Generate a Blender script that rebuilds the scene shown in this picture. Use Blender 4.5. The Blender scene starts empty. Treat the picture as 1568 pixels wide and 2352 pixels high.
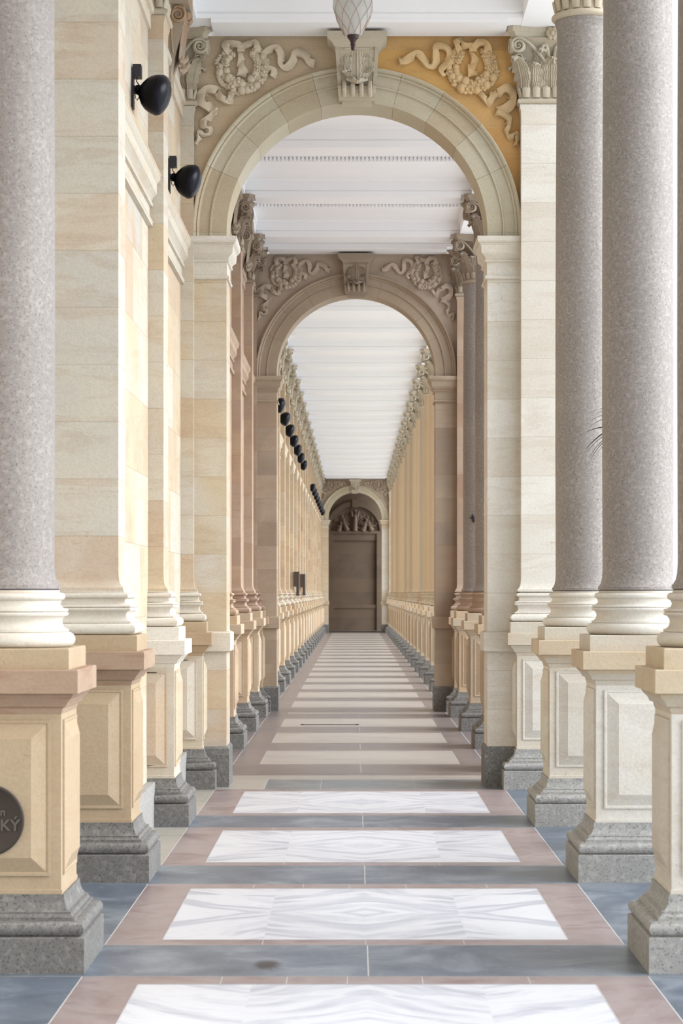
import bpy, bmesh, math, random
from math import pi, sin, cos, radians
from mathutils import Vector, Matrix
random.seed(7)

# ------------------------------------------------------------------ camera, world, exposure
sc = bpy.context.scene
COL = sc.collection
FPX = 5200.0                      # focal length in pixels of the 1568 px wide frame
cd = bpy.data.cameras.new('camera')
cam = bpy.data.objects.new('camera', cd)
COL.objects.link(cam)
cam.location = (0, 0, 1.6)
cam.rotation_euler = (pi / 2, 0, 0)
cd.sensor_fit = 'HORIZONTAL'
# sensor_fit HORIZONTAL: shifts are in units of the frame width
cd.sensor_width = 24.0
cd.lens = FPX / 1568 * 24.0
cd.shift_x = -30 / 1568
cd.shift_y = 186 / 1568
cd.clip_end = 600
cd.dof.use_dof = True
cd.dof.focus_distance = 18.5
cd.dof.aperture_fstop = 7.0
sc.camera = cam

SKY_STRENGTH = 0.8
EXPOSURE = 0.87
w = bpy.data.worlds.new('overcast_sky')
sc.world = w
w.use_nodes = True
bg = w.node_tree.nodes['Background']
bg.inputs[0].default_value = (0.86, 0.98, 1.15, 1)
bg.inputs[1].default_value = SKY_STRENGTH

sun_d = bpy.data.lights.new('hazy_sun', 'SUN')
sun_d.energy = 3.4
sun_d.angle = radians(60)
sun_d.color = (0.96, 0.98, 1.02)
sun = bpy.data.objects.new('hazy_sun', sun_d)
COL.objects.link(sun)
# light comes from the open side, a little from behind the camera
sun.rotation_euler = Vector((-1.0, 0.12, -0.55)).to_track_quat('-Z', 'Y').to_euler()

vs = sc.view_settings
vs.view_transform = 'Standard'
vs.look = 'None'
vs.gamma = 1
vs.use_curve_mapping = False
vs.exposure = EXPOSURE

# ------------------------------------------------------------------ materials
def srgb(r, g, b):
    f = lambda c: (c / 255) / 12.92 if c <= 10 else (((c / 255) + 0.055) / 1.055) ** 2.4
    return (f(r), f(g), f(b), 1)

class NT:
    def __init__(self, name):
        self.m = bpy.data.materials.new(name)
        self.m.use_nodes = True
        self.t = self.m.node_tree
        self.b = self.t.nodes['Principled BSDF']
    def n(self, typ, **kw):
        nd = self.t.nodes.new(typ)
        for k, v in kw.items():
            if k.startswith('i_'):
                key = k[2:]
                nd.inputs[int(key) if key.isdigit() else key].default_value = v
            else:
                setattr(nd, k, v)
        return nd
    def l(self, a, b):
        self.t.links.new(a, b)
    def math(self, op, a, b=None, c=None):
        nd = self.n('ShaderNodeMath', operation=op)
        for i, v in enumerate((a, b, c)):
            if v is None: continue
            if isinstance(v, (int, float)): nd.inputs[i].default_value = v
            else: self.l(v, nd.inputs[i])
        return nd.outputs[0]
    def mix(self, fac, a, b, blend='MIX'):
        nd = self.n('ShaderNodeMix', data_type='RGBA', blend_type=blend)
        for s, v in ((nd.inputs[0], fac), (nd.inputs[6], a), (nd.inputs[7], b)):
            if isinstance(v, (int, float)): s.default_value = v
            elif isinstance(v, tuple): s.default_value = v
            else: self.l(v, s)
        return nd.outputs[2]
    def pos(self):
        return self.n('ShaderNodeNewGeometry').outputs['Position']
    def noise(self, vec, scale, detail=4, rough=0.55, dist=0.0):
        nd = self.n('ShaderNodeTexNoise', i_Scale=scale, i_Detail=detail, i_Roughness=rough, i_Distortion=dist)
        if vec is not None: self.l(vec, nd.inputs['Vector'])
        return nd.outputs[0]
    def ramp(self, fac, stops, interp='LINEAR'):
        nd = self.n('ShaderNodeValToRGB')
        cr = nd.color_ramp
        cr.interpolation = interp
        while len(cr.elements) < len(stops): cr.elements.new(0.5)
        for e, (p, c) in zip(cr.elements, stops):
            e.position = p
            e.color = c if isinstance(c, tuple) else (c, c, c, 1)
        self.l(fac, nd.inputs[0])
        return nd.outputs[0]
    def bump(self, h, strength, dist=0.01):
        nd = self.n('ShaderNodeBump', i_Strength=strength, i_Distance=dist)
        self.l(h, nd.inputs['Height'])
        self.l(nd.outputs[0], self.b.inputs['Normal'])

def calm(c, k=0.6):
    m = (c[0] * 0.3 + c[1] * 0.5 + c[2] * 0.2)
    return tuple((m + (v - m) * k) * 0.80 for v in c[:3]) + (1,)

def sandstone(name, cols, course=0.32, width=50.0, joint=0.5, vein=0.5, off=0.0, rough=0.85, vein_col=srgb(190, 142, 92), sat=0.68):
    """ashlar sandstone: a random tint per block, soft blotches, rusty bedding veins, fine joints"""
    g = NT(name)
    p = g.pos()
    sp = g.n('ShaderNodeSeparateXYZ'); g.l(p, sp.inputs[0])
    zrow = g.math('DIVIDE', g.math('ADD', sp.outputs[2], off), course)
    row = g.math('FLOOR', zrow)
    yc = g.math('ADD', g.math('DIVIDE', sp.outputs[1], width), g.math('MULTIPLY', row, 0.37))
    yi = g.math('FLOOR', yc)
    rnd = g.n('ShaderNodeObjectInfo').outputs['Random']
    cv = g.n('ShaderNodeCombineXYZ'); g.l(row, cv.inputs[0]); g.l(yi, cv.inputs[1])
    g.l(g.math('MULTIPLY', rnd, 37.0), cv.inputs[2])
    wn = g.n('ShaderNodeTexWhiteNoise', noise_dimensions='3D'); g.l(cv.outputs[0], wn.inputs[0])
    n1 = g.noise(p, 1.7, 3, 0.5, 0.6)
    f = g.math('ADD', g.math('MULTIPLY', wn.outputs[0], 0.72), g.math('MULTIPLY', g.math('SUBTRACT', n1, 0.5), 0.75))
    f = g.math('ADD', f, 0.14)
    k = len(cols)
    c = g.ramp(f, [(i / (k - 1) * 0.9 + 0.05, calm(col, sat)) for i, col in enumerate(cols)])
    # bedding veins, shifted from block to block
    mp = g.n('ShaderNodeVectorMath', operation='MULTIPLY'); g.l(p, mp.inputs[0]); mp.inputs[1].default_value = (0.9, 0.9, 5.0)
    ad = g.n('ShaderNodeVectorMath', operation='ADD'); g.l(mp.outputs[0], ad.inputs[0])
    sc3 = g.n('ShaderNodeVectorMath', operation='SCALE'); g.l(wn.outputs[1], sc3.inputs[0]); sc3.inputs[3].default_value = 9.0
    g.l(sc3.outputs[0], ad.inputs[1])
    nv = g.noise(ad.outputs[0], 1.5, 5, 0.6, 1.2)
    vm = g.ramp(nv, [(0.50, 0.0), (0.60, 0.75), (0.66, 0.15), (0.78, 0.8)])
    c = g.mix(g.math('MULTIPLY', vm, vein * 0.55), c, calm(vein_col, 0.8))
    fine = g.noise(p, 60, 4, 0.7)
    c = g.mix(g.math('MULTIPLY', g.ramp(fine, [(0.3, 1.0), (0.62, 0.0)]), 0.16), c, srgb(120, 100, 76))
    # small pits
    pits = g.ramp(g.noise(p, 23, 2, 0.5, 1.5), [(0.68, 0.0), (0.75, 1.0)])
    c = g.mix(g.math('MULTIPLY', pits, 0.22), c, srgb(150, 110, 70))
    if joint > 0:
        fz = g.math('ABSOLUTE', g.math('SUBTRACT', g.math('FRACT', zrow), 0.5))
        jz = g.math('GREATER_THAN', fz, 0.5 - 0.0035 / course)
        fy = g.math('ABSOLUTE', g.math('SUBTRACT', g.math('FRACT', yc), 0.5))
        jy = g.math('GREATER_THAN', fy, 0.5 - 0.003 / width)
        j = g.math('MAXIMUM', jz, jy)
        c = g.mix(g.math('MULTIPLY', j, joint), c, srgb(140, 120, 96))
    g.l(c, g.b.inputs['Base Color'])
    g.b.inputs['Roughness'].default_value = rough
    g.b.inputs['Specular IOR Level'].default_value = 0.25
    g.bump(g.math('ADD', fine, g.math('MULTIPLY', pits, -0.6)), 0.18, 0.01)
    return g.m

CREAM = [srgb(214, 188, 144), srgb(226, 208, 174), srgb(220, 208, 184), srgb(224, 198, 150), srgb(218, 184, 140), srgb(208, 200, 182)]
WARM = [srgb(208, 172, 124), srgb(218, 192, 150), srgb(204, 178, 142), srgb(222, 186, 132), srgb(198, 160, 118)]
ROSE = [srgb(196, 158, 124), srgb(206, 174, 140), srgb(188, 152, 122), srgb(204, 168, 124), srgb(184, 142, 110)]
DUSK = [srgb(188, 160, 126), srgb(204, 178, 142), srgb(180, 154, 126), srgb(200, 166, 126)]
PALE = [srgb(238, 228, 206), srgb(230, 218, 194), srgb(242, 234, 216), srgb(234, 216, 180)]
M = {}
M['cream'] = sandstone('cream_sandstone', CREAM, joint=0.28)
M['pale'] = sandstone('pale_sandstone', PALE, vein=0.35, joint=0.25)
M['grey_cream'] = sandstone('grey_cream_sandstone', [srgb(226, 204, 176), srgb(222, 212, 190), srgb(214, 208, 190), srgb(228, 214, 186), srgb(218, 190, 158)], joint=0.28, vein=0.6, sat=0.75)
M['ped_pale'] = sandstone('pale_pedestal_stone', PALE, course=1.4, off=0.25, vein=0.35, joint=0)
M['ped_warm'] = sandstone('warm_pedestal_stone', WARM, course=1.4, off=0.25, vein=0.3, joint=0)
M['ped_tan'] = sandstone('tan_pedestal_stone', [srgb(190, 160, 118), srgb(202, 176, 136), srgb(184, 154, 114)], course=1.4, off=0.25, vein=0.3, joint=0, sat=0.8)
M['ped_brown'] = sandstone('brown_veined_stone', [srgb(184, 150, 116), srgb(196, 164, 132), srgb(176, 142, 110)], course=1.4, off=0.25, vein=0.9, joint=0, sat=0.8, vein_col=srgb(160, 100, 66))
M['ped_cream'] = sandstone('cream_pedestal_stone', CREAM, course=1.4, off=0.25, vein=0.35, joint=0)
ARCHC = [srgb(206, 190, 150), srgb(214, 200, 162), srgb(210, 192, 150), srgb(218, 206, 172)]
M['ring_a'] = sandstone('arch_stone', ARCHC, course=9, vein=0.2, joint=0)
M['ring_b'] = sandstone('arch_stone_pale', [srgb(216, 202, 166), srgb(210, 196, 160), srgb(222, 208, 176)], course=9, vein=0.2, joint=0)
M['ring_c'] = sandstone('arch_stone_warm', [srgb(212, 188, 142), srgb(204, 184, 144), srgb(216, 196, 152)], course=9, vein=0.25, joint=0)
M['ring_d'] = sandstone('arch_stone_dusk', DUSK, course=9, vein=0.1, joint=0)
M['warm'] = sandstone('warm_sandstone', WARM, joint=0.25)
M['rose'] = sandstone('rosy_sandstone', ROSE, joint=0.25)
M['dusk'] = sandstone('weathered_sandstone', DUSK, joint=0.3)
M['wall'] = sandstone('wall_sandstone', CREAM, course=0.48, width=0.95, joint=0.35)
M['wall_rose'] = sandstone('wall_rosy_sandstone', ROSE, course=0.48, width=0.95, joint=0.35)
M['carve'] = sandstone('carved_sandstone', [srgb(206, 188, 152), srgb(216, 202, 170), srgb(210, 186, 146)], joint=0, vein=0.1)
M['carve_warm'] = sandstone('carved_warm_sandstone', [srgb(196, 160, 116), srgb(190, 170, 140), srgb(204, 156, 104), srgb(176, 158, 134)], joint=0, vein=0.35)
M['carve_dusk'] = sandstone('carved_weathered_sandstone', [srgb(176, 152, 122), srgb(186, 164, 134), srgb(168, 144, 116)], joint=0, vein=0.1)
M['tan'] = sandstone('tan_spandrel_stone', [srgb(232, 200, 150), srgb(238, 206, 156), srgb(226, 198, 154)], joint=0, vein=0.25, vein_col=srgb(150, 100, 40))
M['ochre'] = sandstone('ochre_stained_stone', [srgb(246, 184, 88), srgb(252, 194, 94), srgb(232, 180, 104), srgb(248, 180, 78)], joint=0, vein=0.3, vein_col=srgb(186, 116, 38), sat=0.82)
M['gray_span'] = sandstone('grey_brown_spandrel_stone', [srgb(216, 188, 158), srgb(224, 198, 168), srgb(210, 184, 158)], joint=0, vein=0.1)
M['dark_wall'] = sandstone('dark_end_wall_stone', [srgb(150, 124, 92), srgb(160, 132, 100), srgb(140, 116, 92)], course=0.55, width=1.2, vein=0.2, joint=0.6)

def granite(name, base, dark, light, rough=0.55, scale=70.0, tints=None):
    g = NT(name)
    p = g.pos()
    n1 = g.noise(p, scale, 3, 0.6)
    n2 = g.noise(p, scale * 0.42, 2, 0.5)
    n3 = g.noise(p, 2.2, 3, 0.5)
    c = g.mix(g.ramp(n1, [(0.34, 1.0), (0.47, 0.0)]), base, dark)
    c = g.mix(g.ramp(n2, [(0.5, 0.0), (0.7, 0.6)]), c, light)
    c = g.mix(g.math('MULTIPLY', g.ramp(n3, [(0.35, 0.0), (0.7, 1.0)]), 0.25), c, dark)
    if tints:
        rnd = g.n('ShaderNodeObjectInfo').outputs['Random']
        c = g.mix(0.6, c, g.ramp(rnd, [(i / (len(tints) - 1), t) for i, t in enumerate(tints)], 'CONSTANT'))
    g.l(c, g.b.inputs['Base Color'])
    g.b.inputs['Roughness'].default_value = rough
    g.b.inputs['Specular IOR Level'].default_value = 0.35
    g.bump(n1, 0.12, 0.004)
    return g.m
M['granite'] = granite('speckled_granite', srgb(143, 135, 128), srgb(108, 100, 93), srgb(170, 162, 154), 0.6, 120)
M['granite_far'] = granite('beige_granite', srgb(196, 176, 150), srgb(170, 150, 124), srgb(206, 190, 166), 0.7, 120, [srgb(196, 170, 138), srgb(176, 164, 150), srgb(206, 184, 152), srgb(164, 152, 138), srgb(200, 172, 134)])
M['dark_granite'] = granite('dark_grey_granite', srgb(118, 115, 110), srgb(76, 74, 70), srgb(150, 146, 140), 0.75, 90)
M['pale_granite'] = granite('pale_grey_granite', srgb(160, 158, 152), srgb(112, 110, 106), srgb(188, 186, 180), 0.75, 90)

def plain(name, col, rough=0.6, metal=0.0, spec=0.5, var=0.0, nscale=8.0, bump=0.0):
    g = NT(name)
    g.b.inputs['Roughness'].default_value = rough
    g.b.inputs['Metallic'].default_value = metal
    g.b.inputs['Specular IOR Level'].default_value = spec
    n = g.noise(g.pos(), nscale, 5, 0.6)
    k = 1 - var
    c = g.mix(n, (col[0] * k, col[1] * k, col[2] * k, 1), col)
    g.l(c, g.b.inputs['Base Color'])
    if bump: g.bump(n, bump, 0.01)
    return g.m
M['white'] = plain('white_painted_plaster', srgb(247, 247, 248), 0.7, var=0.04, nscale=3, spec=0.2)
M['lead'] = plain('dark_joint', srgb(82, 74, 84), 0.7, var=0.3)
M['black'] = plain('black_lacquered_metal', srgb(9, 9, 12), 0.35, spec=0.12, var=0.4, nscale=16)
M['black_matt'] = plain('black_bracket', srgb(34, 30, 38), 0.5, var=0.3)
M['bronze'] = plain('dark_bronze', srgb(72, 64, 58), 0.5, metal=0.4, var=0.25, nscale=20)
M['bronze_text'] = plain('worn_bronze', srgb(104, 98, 90), 0.45, metal=0.4, var=0.2)
M['lamp_metal'] = plain('brown_lamp_metal', srgb(62, 44, 40), 0.45, metal=0.3, var=0.2)
M['copper_wire'] = plain('copper_wire', srgb(168, 120, 100), 0.5, metal=0.3, var=0.1)
M['leaf'] = plain('dark_palm_leaf', srgb(52, 36, 32), 0.7, spec=0.2, var=0.4)
M['bark'] = plain('palm_stem', srgb(110, 86, 60), 0.8, var=0.4)
M['pot'] = plain('grey_planter', srgb(120, 110, 100), 0.8, var=0.2)
M['ground'] = plain('outdoor_paving', srgb(238, 236, 230), 0.85, var=0.1, nscale=0.7)
M['board'] = plain('dark_brown_board', srgb(70, 54, 46), 0.4, var=0.2)
M['steel'] = plain('grey_steel', srgb(120, 124, 124), 0.4, metal=0.6, var=0.1)

def glass_mat():
    g = NT('milky_lamp_glass')
    b = g.b
    b.inputs['Base Color'].default_value = srgb(214, 212, 206)
    b.inputs['Roughness'].default_value = 0.18
    b.inputs['Transmission Weight'].default_value = 0.45
    b.inputs['IOR'].default_value = 1.2
    return g.m
M['glass'] = glass_mat()

def marble():
    g = NT('white_book_matched_marble')
    p = g.pos()
    sp = g.n('ShaderNodeSeparateXYZ'); g.l(p, sp.inputs[0])
    u = g.math('ABSOLUTE', g.math('SUBTRACT', sp.outputs[0], 0.05))
    v = g.math('PINGPONG', g.math('SUBTRACT', sp.outputs[1], 11.34), 1.5)
    side = g.math('GREATER_THAN', u, 0.47)
    v2 = g.math('MULTIPLY', v, g.math('SUBTRACT', 1.0, g.math('MULTIPLY', side, 2.0)))
    u = g.math('ADD', u, g.math('MULTIPLY', g.math('SUBTRACT', g.noise(p, 1.3, 3, 0.5), 0.5), 0.22))
    v2 = g.math('ADD', v2, g.math('MULTIPLY', g.math('SUBTRACT', g.noise(p, 0.9, 2, 0.5), 0.5), 0.5))
    a = g.math('ADD', g.math('MULTIPLY', u, 0.62), g.math('MULTIPLY', v2, 0.78))
    bb = g.math('SUBTRACT', g.math('MULTIPLY', u, 0.78), g.math('MULTIPLY', v2, 0.62))
    cv = g.n('ShaderNodeCombineXYZ')
    g.l(g.math('MULTIPLY', a, 6.0), cv.inputs[0]); g.l(g.math('MULTIPLY', bb, 0.9), cv.inputs[1])
    g.l(g.math('FLOOR', g.math('DIVIDE', sp.outputs[1], 3.0)), cv.inputs[2])
    n = g.noise(cv.outputs[0], 1.5, 5, 0.62, 0.4)
    c = g.ramp(n, [(0.34, srgb(166, 168, 177)), (0.44, srgb(186, 188, 195)), (0.54, srgb(206, 207, 210)), (0.75, srgb(196, 198, 203))])
    cl = g.noise(p, 3.0, 4, 0.6)
    c = g.mix(g.math('MULTIPLY', cl, 0.18), c, srgb(188, 184, 186))
    g.l(c, g.b.inputs['Base Color'])
    g.b.inputs['Roughness'].default_value = 0.32
    return g.m

def slab(name, cols, rough=0.3, sc1=2.2, streak=1.0):
    g = NT(name)
    p = g.pos()
    mp = g.n('ShaderNodeVectorMath', operation='MULTIPLY'); g.l(p, mp.inputs[0]); mp.inputs[1].default_value = (streak, 1, 1)
    n = g.noise(mp.outputs[0], sc1, 6, 0.62, 0.7)
    k = len(cols)
    c = g.ramp(n, [(0.32 + 0.36 * i / (k - 1), col) for i, col in enumerate(cols)])
    f = g.ramp(g.noise(p, 26, 3, 0.7, 0.8), [(0.62, 0.0), (0.74, 1.0)])
    c = g.mix(g.math('MULTIPLY', f, 0.3), c, srgb(206, 200, 200))
    g.l(c, g.b.inputs['Base Color'])
    g.b.inputs['Roughness'].default_value = rough
    return g, c

def stained_slab():
    g, c = slab('blue_grey_slate', [srgb(74, 84, 96), srgb(94, 104, 116), srgb(126, 134, 142)], 0.34)
    # one dark spill mark on the slab nearest the camera
    p = g.pos()
    d = g.n('ShaderNodeVectorMath', operation='SUBTRACT'); g.l(p, d.inputs[0]); d.inputs[1].default_value = (-0.38, 9.74, 0)
    s = g.n('ShaderNodeVectorMath', operation='MULTIPLY'); g.l(d.outputs[0], s.inputs[0]); s.inputs[1].default_value = (1, 0.5, 0)
    ln = g.n('ShaderNodeVectorMath', operation='LENGTH'); g.l(s.outputs[0], ln.inputs[0])
    q = g.math('ADD', ln.outputs['Value'], g.math('MULTIPLY', g.math('SUBTRACT', g.noise(p, 22, 4, 0.6), 0.5), 0.09))
    m = g.ramp(q, [(0.035, 1.0), (0.075, 0.0)])
    c2 = g.mix(g.math('MULTIPLY', m, 0.9), c, srgb(22, 26, 32))
    g.l(c2, g.b.inputs['Base Color'])
    return g.m
M['marble'] = marble()
M['slate'] = stained_slab()
M['red'] = slab('dusty_red_marble', [srgb(122, 104, 103), srgb(138, 122, 120), srgb(146, 133, 131), srgb(128, 108, 107)], 0.34, 3.0)[0].m
M['grout'] = plain('pale_grout', srgb(186, 182, 178), 0.8, var=0.2)
M['sand_slab'] = slab('cream_floor_stone', [srgb(146, 139, 131), srgb(162, 155, 146), srgb(154, 145, 136)], 0.36, 2.0, 0.5)[0].m
M['mauve'] = slab('mauve_floor_stone', [srgb(100, 92, 91), srgb(116, 107, 105), srgb(108, 98, 97)], 0.32, 2.2)[0].m
M['mauve_red'] = slab('brown_red_floor_stone', [srgb(104, 95, 93), srgb(120, 110, 107), srgb(112, 101, 98)], 0.32, 2.6)[0].m
M['charcoal_slab'] = slab('charcoal_threshold_stone', [srgb(84, 92, 100), srgb(104, 112, 118), srgb(120, 126, 130)], 0.3, 3.0)[0].m
M['olive_slab'] = slab('grey_green_threshold_stone', [srgb(150, 146, 136), srgb(166, 160, 148), srgb(158, 150, 138)], 0.35, 3.0)[0].m

# ------------------------------------------------------------------ mesh building
class MB:
    def __init__(self):
        self.v = []; self.f = []; self.mi = []
    def add(self, vs, fs, mi=0):
        o = len(self.v)
        self.v += [tuple(p) for p in vs]
        self.f += [tuple(i + o for i in f) for f in fs]
        self.mi += [mi] * len(fs)
        return self
    def box(self, x0, x1, y0, y1, z0, z1, mi=0, ch=0.0):
        if ch > 0:
            hx, hy = (x1 - x0) / 2, (y1 - y0) / 2
            return self.rings([(hx - ch, hy - ch, z0), (hx, hy, z0 + ch), (hx, hy, z1 - ch), (hx - ch, hy - ch, z1)], (x0 + x1) / 2, (y0 + y1) / 2, mi)
        vs = [(x0, y0, z0), (x1, y0, z0), (x1, y1, z0), (x0, y1, z0), (x0, y0, z1), (x1, y0, z1), (x1, y1, z1), (x0, y1, z1)]
        return self.add(vs, [(3, 2, 1, 0), (4, 5, 6, 7), (0, 1, 5, 4), (1, 2, 6, 5), (2, 3, 7, 6), (3, 0, 4, 7)], mi)
    def rings(self, prof, cx=0, cy=0, mi=0):
        """stack of rectangles (half x, half y, z) from bottom to top"""
        vs = []; fs = []
        for hx, hy, z in prof:
            vs += [(cx - hx, cy - hy, z), (cx + hx, cy - hy, z), (cx + hx, cy + hy, z), (cx - hx, cy + hy, z)]
        n = len(prof)
        for i in range(n - 1):
            a, b = i * 4, i * 4 + 4
            for k in range(4):
                q = (k + 1) % 4
                fs.append((a + k, a + q, b + q, b + k))
        fs.append((3, 2, 1, 0)); e = (n - 1) * 4
        fs.append((e, e + 1, e + 2, e + 3))
        return self.add(vs, fs, mi)
    def lathe(self, prof, n=40, c=(0, 0, 0), mat=None, mi=0):
        vs = []; fs = []
        for r, z in prof:
            for k in range(n):
                a = 2 * pi * k / n
                vs.append(Vector((r * cos(a), r * sin(a), z)))
        if mat is not None: vs = [mat @ q for q in vs]
        vs = [(q[0] + c[0], q[1] + c[1], q[2] + c[2]) for q in vs]
        for i in range(len(prof) - 1):
            for k in range(n):
                q = (k + 1) % n
                fs.append((i * n + k, i * n + q, (i + 1) * n + q, (i + 1) * n + k))
        fs.append(tuple(range(n - 1, -1, -1)))
        e = (len(prof) - 1) * n
        fs.append(tuple(range(e, e + n)))
        return self.add(vs, fs, mi)
    def tube(self, pts, rad, n=6, flat=1.0, axis=None, mi=0):
        """round tube along points; rad is a number or a list; flat squeezes it along the given axis"""
        pts = [Vector(p) for p in pts]
        m = len(pts)
        R = rad if isinstance(rad, (list, tuple)) else [rad] * m
        vs = []; fs = []
        up = Vector((0, 0, 1)) if axis is None else Vector(axis).normalized()
        for i in range(m):
            t = (pts[min(i + 1, m - 1)] - pts[max(i - 1, 0)])
            t = t.normalized() if t.length > 1e-9 else Vector((0, 0, 1))
            s = t.cross(up)
            if s.length < 1e-4: s = t.cross(Vector((1, 0.1, 0)))
            s.normalize()
            u = s.cross(t).normalized()
            for k in range(n):
                a = 2 * pi * (k + 0.5) / n
                vs.append(pts[i] + s * cos(a) * R[i] + u * sin(a) * R[i] * flat)
        for i in range(m - 1):
            for k in range(n):
                q = (k + 1) % n
                fs.append((i * n + k, i * n + q, (i + 1) * n + q, (i + 1) * n + k))
        fs.append(tuple(range(n - 1, -1, -1)))
        fs.append(tuple(range((m - 1) * n, m * n)))
        return self.add(vs, fs, mi)
    def prism(self, poly, y0, y1, mi=0):
        """polygon in x,z pushed from y0 to y1"""
        n = len(poly)
        vs = [(x, y0, z) for x, z in poly] + [(x, y1, z) for x, z in poly]
        fs = [tuple(range(n)), tuple(range(2 * n - 1, n - 1, -1))]
        for k in range(n):
            q = (k + 1) % n
            fs.append((k, k + n, q + n, q))
        return self.add(vs, fs, mi)
    def prism_x(self, poly, x0, x1, mi=0):
        """polygon in y,z pushed from x0 to x1"""
        n = len(poly)
        vs = [(x0, y, z) for y, z in poly] + [(x1, y, z) for y, z in poly]
        fs = [tuple(range(n - 1, -1, -1)), tuple(range(n, 2 * n))]
        for k in range(n):
            q = (k + 1) % n
            fs.append((k, q, q + n, k + n))
        return self.add(vs, fs, mi)
    def prism_y(self, poly, y0, y1, mi=0):
        return self.prism(poly, y0, y1, mi)
    def grid(self, P, th, mi=0):
        """solid sheet: rows of points thickened by th along the averaged normal"""
        nr, nc = len(P), len(P[0])
        N = []
        for i in range(nr):
            row = []
            for j in range(nc):
                a = P[min(i + 1, nr - 1)][j] - P[max(i - 1, 0)][j]
                b = P[i][min(j + 1, nc - 1)] - P[i][max(j - 1, 0)]
                q = b.cross(a)
                row.append(q.normalized() if q.length > 1e-12 else Vector((0, -1, 0)))
            N.append(row)
        vs = [P[i][j] for i in range(nr) for j in range(nc)] + [P[i][j] - N[i][j] * th for i in range(nr) for j in range(nc)]
        o = nr * nc; fs = []
        for i in range(nr - 1):
            for j in range(nc - 1):
                a, b, c, d = i * nc + j, i * nc + j + 1, (i + 1) * nc + j + 1, (i + 1) * nc + j
                fs += [(a, b, c, d), (a + o, d + o, c + o, b + o)]
        for i in range(nr - 1):
            a, d = i * nc, (i + 1) * nc
            fs.append((a, d, d + o, a + o))
            a, d = i * nc + nc - 1, (i + 1) * nc + nc - 1
            fs.append((d, a, a + o, d + o))
        for j in range(nc - 1):
            a, b = j, j + 1
            fs.append((b, a, a + o, b + o))
            a, b = (nr - 1) * nc + j, (nr - 1) * nc + j + 1
            fs.append((a, b, b + o, a + o))
        return self.add(vs, fs, mi)
    def blob(self, c, r, n=8, m=5, sq=(1, 1, 1), mi=0):
        vs = []; fs = []
        for i in range(m + 1):
            t = pi * i / m
            for k in range(n):
                a = 2 * pi * k / n
                vs.append((c[0] + r * sq[0] * sin(t) * cos(a), c[1] + r * sq[1] * sin(t) * sin(a), c[2] - r * sq[2] * cos(t)))
        for i in range(m):
            for k in range(n):
                q = (k + 1) % n
                fs.append((i * n + k, i * n + q, (i + 1) * n + q, (i + 1) * n + k))
        return self.add(vs, fs, mi)
    def mesh(self, name, mats, ang=32):
        me = bpy.data.meshes.new(name)
        me.from_pydata(self.v, [], self.f)
        for m in (mats if isinstance(mats, (list, tuple)) else [mats]): me.materials.append(M[m])
        if len(set(self.mi)) > 1: me.polygons.foreach_set('material_index', self.mi)
        me.polygons.foreach_set('use_smooth', [True] * len(me.polygons))
        me.validate()
        me.set_sharp_from_angle(angle=radians(ang))
        me.update()
        return me

def obj(name, me, parent=None, loc=(0, 0, 0), mat=None, label=None):
    if isinstance(me, tuple): me = me[0].mesh(name, *me[1:])
    o = bpy.data.objects.new(name, me)
    COL.objects.link(o)
    o.location = loc
    if parent is not None: o.parent = parent
    if mat:
        o.material_slots[0].link = 'OBJECT'
        o.material_slots[0].material = M[mat]
    if label: o['label'] = label
    return o

def empty(name, loc=(0, 0, 0)):
    o = bpy.data.objects.new(name, None)
    o.empty_display_size = 0.3
    COL.objects.link(o)
    o.location = loc
    return o

def tag(o, label, cat, group=None):
    o['label'] = label; o['category'] = cat; o['kind'] = 'thing'
    if group: o['group'] = group
    return o

def struct(o, label=None, cat=None):
    o['kind'] = 'structure'
    if label: o['label'] = label
    if cat: o['category'] = cat
    return o

ORD = 'zeroth first second third fourth fifth sixth seventh eighth ninth tenth eleventh twelfth thirteenth fourteenth fifteenth sixteenth seventeenth eighteenth nineteenth twentieth'.split()

# ------------------------------------------------------------------ layout (metres, x across, y into the picture)
XL, XR = -1.51, 1.61               # centre lines of the wall-side and the open-side row
XC = 0.02                          # centre of the passage
P2 = 0.375                         # half plinth
ARCH = [18.68, 30.70, 91.05]       # front faces of the three archways
AT = 0.50                          # archway thickness
SEC1 = [9.5, 12.5, 15.5]
SEC2 = [20.2, 23.2, 26.15, 29.05]
SEC3 = [33.7 + 3.02 * k for k in range(19)]
ENDY = 97.0
ZC = 6.40                          # ceiling

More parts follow.
